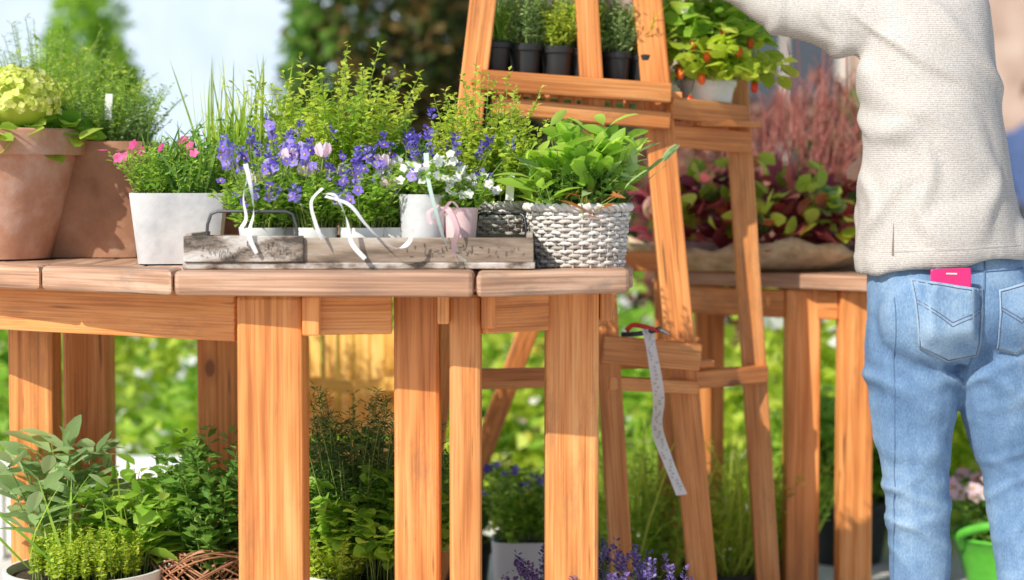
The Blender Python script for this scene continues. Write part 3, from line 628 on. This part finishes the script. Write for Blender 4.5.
fb=FB();t=herb(fb,(1.32,5.25,.12),.1,.18,.26,60,7,3,.04,.02,0,1);flower5(fb,t[:44],rng.normal(0,.4,(44,3))+[0,-1,.7],.026,2,3);fb.build('foliage',[G_MID,STEM,F_PINK,F_YEL],e)

mats=[G_BRIGHT,G_YEL,G_MID,G_DARK,F_PINK,F_YEL,F_WHITE,F_PUR]
fb=FB()
for i in range(40):
    x=rng.uniform(-3.4,3.4);y=rng.uniform(6.4,9.5)
    h=rng.uniform(.13,.36);m=int(rng.choice([0,1,1,0,1,2]))
    cloud(fb,(x,y,h*.8),(rng.uniform(.25,.5),.3,h),520,.085,.045,m,lump=.35,fr=3)
    if rng.random()<.85: cloud(fb,(x,y-.05,h*.9),(.35,.3,h*1.05),90,.06,.055,int(rng.choice([4,5,6,6,5,6])),shell=.95,lump=.3)
fb.build('flower_bed_foliage',mats)
fb=FB()
for x,y,h,m in ((1.0,6.3,.33,1),(1.3,6.5,.4,0),(1.55,6.0,.3,1),(.75,6.2,.36,1),(.4,6.4,.35,0),(-1.7,6.6,.42,0),(-1.3,6.9,.42,1),(-1.0,6.6,.25,0),(-.1,6.6,.3,1),(.15,7.0,.5,0),(-.6,7.2,.4,1),(-2.0,7.2,.5,2)):
    cloud(fb,(x,y,h*.95),(.28,.28,h),800,.07,.045,m,lump=.4,fr=3)
    cloud(fb,(x,y,h*.95),(.30,.3,h*1.05),70,.055,.055,int(rng.choice([5,6,6,5])),shell=.95)
fb.build('flower_bed_foliage',mats)
e=empty('white_garden_bench',(-1.3,5.9,0));WP=plain('white_paint',(.80,.80,.78),.5)
for i in range(4): beam('slat',(-1.55,5.75+.09*i,.25),(-.80,5.75+.09*i,.25),.075,.025,WP,e,(0,0,1),.004)
for x in (-1.5,-.85):
    for y in (5.77,6.0): beam('leg',(x,y,0),(x,y,.235),.05,.05,WP,e)

def bush(name,specs,mats_):
    e=empty(name,(specs[0][0][0],specs[0][0][1],0));fb=FB()
    for c,rad,n,Lf,Wf,m in specs: cloud(fb,c,rad,n,Lf,Wf,m,lump=.22,fr=2.5,shell=.7)
    (x,y,cz),(rx,ry,rz)=specs[0][0],specs[0][1]
    fb.path([(x,y,0),(x+.03,y,cz*.5),(x,y+.02,cz)],[.07,.055,.03],len(mats_)-1,7)
    for k in range(7):
        a=rng.random()*6.28;z0=cz*(.35+.08*k)
        fb.path([(x,y,z0),(x+.3*rx*math.cos(a),y+.3*ry*math.sin(a),z0+.15*rz),(x+.6*rx*math.cos(a),y+.6*ry*math.sin(a),z0+.32*rz)],[.03,.018,.006],len(mats_)-1,5)
    fb.build('crown',mats_,e)
BARK=noisemat('bark',[(.06,.04,.025),(.14,.1,.07)],scale=12,bump=.7)
bush('hedge_bush',[((-.62,9.2,1.35),(.42,.5,1.1),8000,.07,.043,0),((-.3,9.6,1.1),(.5,.5,1.0),5000,.07,.043,0),((-.80,9.05,1.25),(.24,.3,.95),2200,.07,.043,1)],[G_HEDGE,G_MID,BARK])
bush('hedge_bush',[((.15,9.8,.95),(.55,.5,.85),4500,.07,.043,0),((.7,10,.9),(.5,.5,.9),4000,.07,.043,0)],[G_DARK,G_DARK,BARK])
bush('copper_shrub',[((1.15,9.2,.85),(.55,.45,.65),4000,.07,.043,0),((1.7,9.5,.8),(.5,.5,.65),3000,.07,.043,1)],[leafmat('leaf_copper',[(.16,.06,.05),(.32,.14,.10),(.46,.26,.18)]),G_MID,BARK])
bush('round_shrub',[((-2.15,10.2,1.25),(.27,.35,.85),5500,.07,.043,0)],[G_BRIGHT,BARK])
bush('round_shrub',[((-3.0,9.2,1.1),(.5,.5,.9),4500,.07,.043,0)],[G_MID,BARK])
bush('round_shrub',[((-1.5,9.9,.7),(.45,.42,.5),3500,.07,.043,0)],[G_BRIGHT,BARK])

# ---------------------------------------------------------------- buildings
def building(name,x0,x1,y,h,wallm,wins,winm,depth=6,base=None,trim=None):
    e=empty(name,((x0+x1)/2,y,0))
    V=[(x0,y,0),(x1,y,0),(x1,y+depth,0),(x0,y+depth,0),(x0,y,h),(x1,y,h),(x1,y+depth,h),(x0,y+depth,h)]
    mesh_obj('walls',V,BF,wallm,e)
    V=[(x0-.2,y-.2,h+.002),(x1+.2,y-.2,h+.002),(x1+.2,y+depth+.2,h+.002),(x0-.2,y+depth+.2,h+.002),(x0,y+depth/2,h+1.6),(x1,y+depth/2,h+1.6)]
    mesh_obj('roof',V,[(0,1,2,3),(0,4,5,1),(3,2,5,4),(0,3,4),(1,5,2)],plain('roof_tile',(.25,.12,.08),.9),e)
    for wx,wz,ww,wh in wins:
        beam('window',(wx,y-.01,wz),(wx,y-.01,wz+wh),ww,.03,winm,e)
        for a in (-1,1): beam('window_frame',(wx+a*(ww/2+.04),y-.03,wz-.04),(wx+a*(ww/2+.04),y-.03,wz+wh+.04),.08,.07,trim,e)
        beam('window_frame',(wx-ww/2,y-.03,wz+wh+.035),(wx+ww/2,y-.03,wz+wh+.035),.07,.06,trim,e);beam('sill',(wx-ww/2-.1,y-.06,wz-.05),(wx+ww/2+.1,y-.06,wz-.05),.05,.14,trim,e)
        beam('glazing_bar',(wx,y-.035,wz),(wx,y-.035,wz+wh),.04,.02,trim,e)
GLASS=plain('window_glass',(.05,.06,.08),.1)
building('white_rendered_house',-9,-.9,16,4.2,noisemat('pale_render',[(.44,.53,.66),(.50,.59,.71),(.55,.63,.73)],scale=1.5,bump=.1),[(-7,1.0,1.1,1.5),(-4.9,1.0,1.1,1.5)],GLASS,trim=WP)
building('sandstone_house',1.0,12,17,4.6,noisemat('sandstone',[(.32,.21,.16),(.45,.32,.25),(.56,.43,.35)],scale=3,bump=.3),[(2.3,.9,.9,1.6),(3.3,.9,.5,1.6),(5.6,.9,.9,1.6),(8,.9,.9,1.6)],GLASS,trim=plain('stone_trim',(.62,.54,.46),.8))
building('cream_house',-.6,.9,22,5,noisemat('cream_render',[(.6,.58,.52),(.72,.7,.64)],scale=2,bump=.1),[(0,1,.8,1.5)],GLASS,trim=WP)

# ---------------------------------------------------------------- people
def loft_into(V,F,rings,n=20):
    s=len(V)
    for c,rx,ry,ax in rings:
        c=Vector(c)
        if ax is None: a,b=Vector((1,0,0)),Vector((0,1,0))
        else:
            ax=Vector(ax).normalized(); a=ax.cross(Vector((0,1,0.05))).normalized(); b=ax.cross(a).normalized()
            if abs(ax.y)>.98: a=Vector((1,0,0));b=ax.cross(a).normalized()
        for i in range(n):
            th=2*math.pi*i/n; V.append(c+a*(rx*math.cos(th))+b*(ry*math.sin(th)))
    m=len(rings)
    for j in range(m-1):
        for i in range(n): F.append((s+j*n+i,s+j*n+(i+1)%n,s+(j+1)*n+(i+1)%n,s+(j+1)*n+i))
    F.append(tuple(s+i for i in range(n-1,-1,-1)));F.append(tuple(s+(m-1)*n+i for i in range(n)))
def limb(V,F,pts,n=16,sub=6):
    q=spl([(*p,r) for p,r in pts],sub*(len(pts)-1));q=[(Vector(x[:3]),x[3]) for x in q]
    rings=[]
    for i,(p,r) in enumerate(q):
        a=q[max(i-1,0)][0];b=q[min(i+1,len(q)-1)][0];rings.append((p,r,r,b-a))
    loft_into(V,F,rings,n)
def ball(V,F,c,r,sc=(1,1,1),n=14):
    rings=[]
    for i in range(1,n): ph=math.pi*i/n;rings.append(((c[0],c[1],c[2]-r*sc[2]*math.cos(ph)),r*sc[0]*math.sin(ph),r*sc[1]*math.sin(ph),None))
    loft_into(V,F,rings,n*2)
def organic(name,V,F,voxel,mat,parent,smooth=6,disp=None):
    import bmesh
    me=bpy.data.meshes.new(name);me.from_pydata(V,[],F);me.update()
    bm=bmesh.new();bm.from_mesh(me)
    bmesh.ops.recalc_face_normals(bm,faces=bm.faces);bm.to_mesh(me);bm.free()
    o=bpy.data.objects.new(name,me);col.objects.link(o)
    r=o.modifiers.new('r','REMESH');r.mode='VOXEL';r.voxel_size=voxel
    s=o.modifiers.new('s','SMOOTH');s.iterations=smooth;s.factor=.5
    dg=bpy.context.evaluated_depsgraph_get();dg.update();ev=o.evaluated_get(dg);m2=bpy.data.meshes.new_from_object(ev)
    o.modifiers.clear();o.data=m2
    if disp:
        nn=[v.normal.copy() for v in m2.vertices]
        for v,nv in zip(m2.vertices,nn): v.co=v.co+nv*disp(v.co)
    m2.materials.clear();m2.materials.append(mat);m2.polygons.foreach_set('use_smooth',[True]*len(m2.polygons));m2.update()
    if parent is not None: o.parent=parent;o.matrix_parent_inverse=Matrix.Translation(-Vector(parent.location))
    return o
SKIN=noisemat('skin',[(.50,.30,.22),(.58,.36,.27),(.62,.40,.30)],scale=8,rough=.5,bump=.05)
HAIR=noisemat('hair',[(.05,.03,.015),(.12,.07,.04)],scale=30,rough=.5,bump=.8,vec=(1,1,.2))
def knit():
    m,nt,b=newmat('oatmeal_knit')
    tc=nt.nodes.new('ShaderNodeTexCoord');n=nt.nodes.new('ShaderNodeTexNoise');n.inputs['Scale'].default_value=260;n.inputs['Detail'].default_value=5
    nt.links.new(tc.outputs['Object'],n.inputs['Vector'])
    w=nt.nodes.new('ShaderNodeTexWave');w.bands_direction='Z';w.inputs['Scale'].default_value=75;w.inputs['Distortion'].default_value=2.5;w.inputs['Detail'].default_value=3;nt.links.new(tc.outputs['Object'],w.inputs['Vector'])
    mx=nt.nodes.new('ShaderNodeMix');mx.data_type='FLOAT';mx.inputs[0].default_value=.72;nt.links.new(w.outputs['Fac'],mx.inputs[2]);nt.links.new(n.outputs['Fac'],mx.inputs[3])
    r=ramp(nt,[(.34,.31,.285),(.49,.46,.43),(.59,.565,.53)],[.28,.5,.72]);nt.links.new(mx.outputs[0],r.inputs[0]);nt.links.new(r.outputs[0],b.inputs['Base Color'])
    b.inputs['Roughness'].default_value=.95
    bp=nt.nodes.new('ShaderNodeBump');bp.inputs['Strength'].default_value=.6;bp.inputs['Distance'].default_value=.002;nt.links.new(mx.outputs[0],bp.inputs['Height']);nt.links.new(bp.outputs[0],b.inputs['Normal'])
    return m
def denim():
    m,nt,b=newmat('washed_denim')
    tc=nt.nodes.new('ShaderNodeTexCoord')
    mp=nt.nodes.new('ShaderNodeMapping');mp.inputs['Scale'].default_value=(1,1,.5);nt.links.new(tc.outputs['Object'],mp.inputs[0])
    n=nt.nodes.new('ShaderNodeTexNoise');n.inputs['Scale'].default_value=6;n.inputs['Detail'].default_value=5;n.inputs['Roughness'].default_value=.55;nt.links.new(mp.outputs[0],n.inputs['Vector'])
    n2=nt.nodes.new('ShaderNodeTexNoise');n2.inputs['Scale'].default_value=300;nt.links.new(mp.outputs[0],n2.inputs['Vector'])
    ge=nt.nodes.new('ShaderNodeNewGeometry')
    pr=nt.nodes.new('ShaderNodeMapRange');pr.inputs[1].default_value=.44;pr.inputs[2].default_value=.56;nt.links.new(ge.outputs['Pointiness'],pr.inputs[0])
    mx=nt.nodes.new('ShaderNodeMix');mx.data_type='FLOAT';mx.inputs[0].default_value=.25;nt.links.new(n.outputs['Fac'],mx.inputs[2]);nt.links.new(n2.outputs['Fac'],mx.inputs[3])
    m2=nt.nodes.new('ShaderNodeMix');m2.data_type='FLOAT';m2.inputs[0].default_value=.18;nt.links.new(mx.outputs[0],m2.inputs[2]);nt.links.new(pr.outputs[0],m2.inputs[3])
    r=ramp(nt,[(.05,.11,.23),(.14,.245,.40),(.33,.46,.60)],[.34,.5,.66]);nt.links.new(m2.outputs[0],r.inputs[0]);nt.links.new(r.outputs[0],b.inputs['Base Color'])
    b.inputs['Roughness'].default_value=.85
    bp=nt.nodes.new('ShaderNodeBump');bp.inputs['Strength'].default_value=.4;bp.inputs['Distance'].default_value=.002;nt.links.new(n2.outputs['Fac'],bp.inputs['Height']);nt.links.new(bp.outputs[0],b.inputs['Normal'])
    return m
KNIT=knit();DENIM=denim()
PE=empty('man_in_sweater_and_jeans',(.93,4.2,0))
V=[];F=[]
loft_into(V,F,[((.915,4.22,.72),.165,.10,None),((.922,4.205,.77),.174,.128,None),((.922,4.20,.83),.176,.135,None),((.918,4.205,.89),.172,.128,None),((.912,4.215,.95),.162,.112,None),((.910,4.22,.985),.158,.105,None)],28)
ball(V,F,(.86,4.14,.815),.102,(1,.85,1.05));ball(V,F,(1.01,4.16,.815),.092,(1,.85,1.05))
limb(V,F,[((.842,4.205,.80),.100),((.845,4.20,.70),.097),((.846,4.195,.60),.088),((.850,4.19,.50),.073),((.858,4.195,.40),.067),((.864,4.20,.28),.063),((.870,4.205,.17),.060),((.875,4.205,.06),.062)])
limb(V,F,[((1.005,4.205,.80),.098),((1.022,4.20,.70),.095),((1.043,4.21,.60),.086),((1.066,4.225,.50),.073),((1.080,4.22,.40),.068),((1.09,4.20,.28),.064),((1.10,4.17,.17),.060),((1.105,4.155,.06),.062)])
def ridge(p,dirv,freq,sharp=3,ph=0):
    s=math.sin(p.dot(dirv)*freq+ph+3.4*noise.noise(p*7));return (max(0,s)**sharp)
def dj(p):
    k=.003*noise.noise(Vector((p.x*7+p.z*6,p.y*6,p.z*17)))+.001*noise.noise(Vector((p.x*20,p.y*20,p.z*40)))
    left=p.x<.945
    kn=math.exp(-((p.z-.45)/.15)**2)*1.3+math.exp(-((p.z-.12)/.12)**2)*1.9+math.exp(-((p.z-.69)/.05)**2)*1.7
    kn*=.55+.9*max(0,noise.noise(p*5)+.4)
    f1=ridge(p,Vector((.45 if left else -.5,0,1)),70,2)
    f2=ridge(p,Vector((-.6 if left else .7,0,1)),46,2,1.3)
    return k*1.6+.0062*(f1*.6+f2*.5)*kn
J=organic('jeans',V,F,.0075,DENIM,PE,4,dj)
bvh=BVHTree.FromPolygons([v.co.copy() for v in J.data.vertices],[tuple(p.vertices) for p in J.data.polygons])
def onj(x,z,off=.002,bv=None):
    h=(bv or bvh).ray_cast(Vector((x,3.5,z)),Vector((0,1,0)))
    if h[0] is None: return Vector((x,4.1,z))
    return h[0]+h[1]*off
PX=.890;PHW=.041;pz0,pz1=.795,.921
ys=[(z,min(onj(PX+dx,z,0).y for dx in (-.04,-.02,0,.02,.04))) for z in np.linspace(pz0,.90,12)]
yb=min(y for z,y in ys if z<.86); slope_=.05
pf=lambda z: yb-.0125-(z-.80)*slope_*.3
POCK=denim()
def pocket(xc,w0,zt,zb,lean,phone=False):
    V=[];F=[];nx,nz=16,14
    def P(s,t,off):
        half=w0*(1-.12*t);z=zt+(zb+.022*abs(s)-zt)*t-.010*s*lean
        v=onj(xc+half*s+lean*.006*t,z,off)
        if phone and z>pz0-.03:
            e_=max(0,abs(v.x-PX)-PHW-.002)/.016; f_=max(0,pz0-z)/.03
            k=max(0,1-e_)*max(0,1-f_)
            ty=pf(z)-.0015-(off-.0035)
            if ty<v.y: v=Vector((v.x,v.y+(ty-v.y)*min(1,k*1.0),v.z))
        return v
    for j in range(nz+1):
        for i in range(nx+1): V.append(P(i/nx*2-1,j/nz,.0035))
    for j in range(nz):
        for i in range(nx): a=j*(nx+1)+i;F.append((a,a+1,a+nx+2,a+nx+1))
    me=bpy.data.meshes.new('back_pocket');me.from_pydata(V,[],F);me.materials.append(POCK);me.polygons.foreach_set('use_smooth',[True]*len(F))
    o=bpy.data.objects.new('back_pocket',me);link(o,PE);sm=o.modifiers.new('s','SOLIDIFY');sm.thickness=.0012
    fb=FB();ed=[]
    for s0,t0,s1,t1 in ((-1,0,-1,1),(-1,1,0,1),(0,1,1,1),(1,1,1,0),(1,0,-1,0)):
        for k in range(14):
            u=k/14;s=(s0+(s1-s0)*u)*.93;t=.04+(t0+(t1-t0)*u)*.93
            ed.append(P(s,t,.0050))
    fb.path(np.array([tuple(e_) for e_ in ed]),.0011,0,4,True)
    for dt in (0,.05):
        q=[P(s*.9,.30+dt+.18*(1-abs(s)),.0050) for s in np.linspace(-1,1,17)]
        fb.path(np.array([tuple(e_) for e_ in q]),.0009,0,4)
    fb.build('pocket_stitching',[plain('thread',(.12,.13,.18),.8)],PE)
pocket(.888,.073,.888,.728,1,True);pocket(1.045,.050,.885,.74,-1)
PK=plain('magenta_phone',(.66,.02,.16),.25)
beam('phone',(PX+.002,pf(pz0)+.0045,pz0),(PX-.002,pf(pz1)+.0045,pz1),PHW*2,.008,PK,PE,(0,1,0),.0035)
beam('phone_marking',(PX-.012,pf(.911)-.0004,.911),(PX+.010,pf(.911)-.0004,.9105),.003,.001,RIB_W,PE,(0,1,0),0)
fb=FB()
fb.path(np.array([tuple(onj(.975-.25*(.97-z)*.45,z,.001)) for z in np.linspace(.97,.70,24)]),.0018,0,5)
fb.path(np.array([tuple(onj(x,.912+.012*abs(x-.97)*5,.001)) for x in np.linspace(.79,1.06,30)]),.0014,0,4)
fb.path(np.array([tuple(onj(x0,z0,.0006)) for x0,z0 in zip(np.linspace(.785,.812,50),np.linspace(.86,.08,50))]),.0012,0,4)
fb.build('seams',[plain('seam_denim',(.09,.16,.29),.8)],PE)
V=[];F=[]
loft_into(V,F,[((.910,4.217,.945),.167,.118,None),((.910,4.217,.968),.164,.116,None)],36);mesh_obj('belt',V,F,plain('brown_leather',(.12,.05,.025),.5),PE,smooth=False)
# sweater
V=[];F=[]
loft_into(V,F,[((.908,4.205,.918),.180,.138,None),((.906,4.205,.96),.180,.140,None),((.900,4.205,1.02),.170,.136,None),((.893,4.20,1.12),.155,.128,None),((.883,4.20,1.22),.145,.122,None),((.873,4.20,1.32),.141,.120,None),((.868,4.205,1.40),.138,.114,None),((.868,4.21,1.46),.130,.102,None),((.88,4.215,1.505),.105,.083,None),((.885,4.22,1.535),.076,.070,None),((.887,4.225,1.565),.066,.064,None)],32)
limb(V,F,[((.83,4.21,1.42),.085),((.76,4.225,1.435),.083),((.66,4.265,1.455),.070),((.56,4.315,1.485),.060),((.48,4.39,1.545),.050),((.405,4.465,1.605),.040)])
limb(V,F,[((.92,4.22,1.42),.078),((.950,4.27,1.385),.070),((.975,4.34,1.29),.057),((.985,4.42,1.19),.052),((.955,4.52,1.16),.046),((.92,4.60,1.15),.038)])
def ds(p):
    k=.006*noise.noise(Vector((p.x*5+p.z*5,p.y*3,p.z*4-p.x*6)))+.002*noise.noise(Vector((p.x*14,p.y*8,p.z*9)))
    ar=math.exp(-((p.x-.79)**2+(p.z-1.36)**2)/.018)
    k+=.015*ar*ridge(p,Vector((.9,0,1)),52,2)
    k+=.013*math.exp(-((p.x-.80)**2/.012+(p.z-1.10)**2/.03))*ridge(p,Vector((1,0,.45)),48,2,.5)
    k+=.012*math.exp(-((p.z-1.02)/.08)**2)*ridge(p,Vector((1,0,-.5)),34,2)
    k+=.014*math.exp(-((p.z-1.22)/.14)**2)*ridge(p,Vector((.6,0,.8)),26,2,2)
    if p.x<.72: k+=.009*ridge(p,Vector((1,0,.25)),70,2)
    if p.z<.95: k+=.003
    return k
S=organic('sweater',V,F,.0085,KNIT,PE,4,ds)
for v in S.data.vertices:
    if v.co.z<1.0:
        f=(1.0-v.co.z)/.08; v.co.z+=f*(-.016*(v.co.x-.90)/.17*-1+.004*math.sin(v.co.x*40))+f*.008
S.data.update()
bs=BVHTree.FromPolygons([v.co.copy() for v in S.data.vertices],[tuple(p.vertices) for p in S.data.polygons])
fb=FB()
fb.path(np.array([tuple(onj(.782+.02*(z-.93),z,-.0006,bs)) for z in np.linspace(.945,1.02,14)]),[.0030*(1-i/14)+.0004 for i in range(14)],0,4)
fb.path(np.array([tuple(onj(x,.958+.05*(x-.9),.0001,bs)) for x in np.linspace(.76,1.05,50)]),.0009,1,4)
fb.build('hem_and_slit',[plain('slit_knit',(.20,.17,.14),.9),plain('hem_rib',(.38,.35,.32),.9)],PE)
# head
V=[];F=[]
hc=(.88,4.25,1.69)
ball(V,F,hc,.095,(.82,1.0,1.22));ball(V,F,(hc[0],hc[1]+.03,hc[2]-.07),.06,(.85,.9,.8))
limb(V,F,[((.888,4.222,1.53),.055),((.886,4.23,1.58),.052),((.884,4.24,1.64),.055)])
limb(V,F,[((hc[0],hc[1]+.088,hc[2]+.01),.010),((hc[0],hc[1]+.112,hc[2]-.025),.014)],8,4)
for s_ in (-1,1): ball(V,F,(hc[0]+s_*.08,hc[1]+.005,hc[2]-.01),.028,(.35,.7,1.1),8)
organic('head',V,F,.006,SKIN,PE,4)
fb=FB()
for s_ in (-1,1): fb.sphere((hc[0]+s_*.03,hc[1]+.083,hc[2]+.0),.012,0,n=8);fb.sphere((hc[0]+s_*.03,hc[1]+.092,hc[2]+.0),.006,1,n=6)
fb.path([(hc[0]-.024,hc[1]+.084,hc[2]-.062),(hc[0],hc[1]+.094,hc[2]-.064),(hc[0]+.024,hc[1]+.084,hc[2]-.062)],.005,2,6)
fb.build('eyes_and_mouth',[WHITE,BLACKP,plain('lips',(.45,.18,.15),.5)],PE,True)
V=[];F=[];ball(V,F,(hc[0],hc[1]-.018,hc[2]+.028),.102,(.86,.98,1.12));ball(V,F,(hc[0],hc[1]-.05,hc[2]-.03),.07,(1,.7,1))
organic('hair',V,F,.006,HAIR,PE,3,lambda p:.003*noise.noise(Vector((p.x*60,p.y*60,p.z*12))))
def hand(w,d,up,side,curl=.9):
    w=Vector(w);d=Vector(d).normalized();u=Vector(up);u=(u-d*u.dot(d)).normalized();s=d.cross(u)*side
    V=[];F=[]
    limb(V,F,[(w-d*.04,.026),(w,.026),(w+d*.02,.028)],10,4)
    for k,off in enumerate((-.027,-.009,.009,.027)): limb(V,F,[(w+d*.005+s*off*.6,.013),(w+d*.045+s*off,.013),(w+d*.085+s*off,.0115)],8,4)
    for k,(off,l) in enumerate(((-.03,.068),(-.010,.078),(.010,.073),(.029,.058))):
        p=w+d*.082+s*off;pts=[(p,.0095)]
        for j in range(3):
            a=curl*(.35+.3*j);q=(d*math.cos(a)-u*math.sin(a));p=p+q*l*(.45,.32,.25)[j];pts.append((p,.0088-.0008*j))
        limb(V,F,pts,8,4)
    p=w+d*.02-s*.022
    limb(V,F,[(p,.014),(p+d*.025-s*.025-u*.01,.012),(p+d*.05-s*.032-u*.022,.0105),(p+d*.07-s*.028-u*.03,.0085)],8,4)
    return organic('hand',V,F,.004,SKIN,PE,2)
hand((.385,4.485,1.635),(-.5,.75,.32),(0,-.3,1),1,.7);hand((.895,4.64,1.147),(-.6,.75,-.05),(0,.1,1),-1,.9)
SH=plain('brown_shoe',(.16,.09,.05),.5)
for x,y in ((.878,4.22),(1.108,4.17)):
    V=[];F=[];loft_into(V,F,[((x,y-.09,.045),.030,.040,(0,1,0)),((x,y-.05,.055),.042,.052,(0,1,0)),((x,y+.03,.05),.044,.048,(0,1,0)),((x,y+.12,.038),.050,.036,(0,1,0)),((x,y+.18,.03),.034,.026,(0,1,0))],16)
    limb(V,F,[((x,y-.03,.05),.045),((x,y-.03,.11),.045)],12,4);organic('shoe',V,F,.006,SH,PE,3)

def standing(name,x,y,shirt,trs):
    e=empty(name,(x,y,0));
    V=[];F=[];loft_into(V,F,[((x,y,.92),.15,.11,None),((x,y,1.1),.15,.11,None),((x,y,1.3),.175,.12,None),((x,y,1.42),.17,.1,None),((x,y,1.5),.07,.06,None)],20)
    for s_ in (-1,1): limb(V,F,[((x+s_*.16,y,1.42),.06),((x+s_*.22,y+.02,1.2),.048),((x+s_*.20,y-.08,1.0),.04)])
    organic('shirt',V,F,.018,shirt,e,3)
    V=[];F=[];loft_into(V,F,[((x,y,.8),.16,.11,None),((x,y,.98),.15,.1,None)],20)
    for s_ in (-1,1): limb(V,F,[((x+s_*.08,y,.85),.085),((x+s_*.09,y,.5),.065),((x+s_*.1,y,.08),.05)]);limb(V,F,[((x+s_*.1,y+.04,.05),.045),((x+s_*.1,y-.14,.04),.04)])
    organic('trousers',V,F,.018,trs,e,3)
    V=[];F=[];ball(V,F,(x,y,1.66),.09,(.85,1,1.2));limb(V,F,[((x,y,1.48),.05),((x,y,1.6),.05)]);ball(V,F,(x,y-.095,1.65),.018)
    for s_ in (-1,1): 
        limb(V,F,[((x+s_*.20,y-.08,1.0),.03),((x+s_*.19,y-.11,.93),.035),((x+s_*.185,y-.12,.86),.02)])
    organic('head_and_hands',V,F,.012,SKIN,e,2)
    V=[];F=[];ball(V,F,(x,y+.02,1.70),.098,(.9,1,1.08));organic('hair',V,F,.014,HAIR,e,2)
standing('visitor_in_blue',3.55,13.6,plain('navy_cloth',(.06,.10,.22),.9),plain('dark_cloth',(.05,.05,.06),.9))
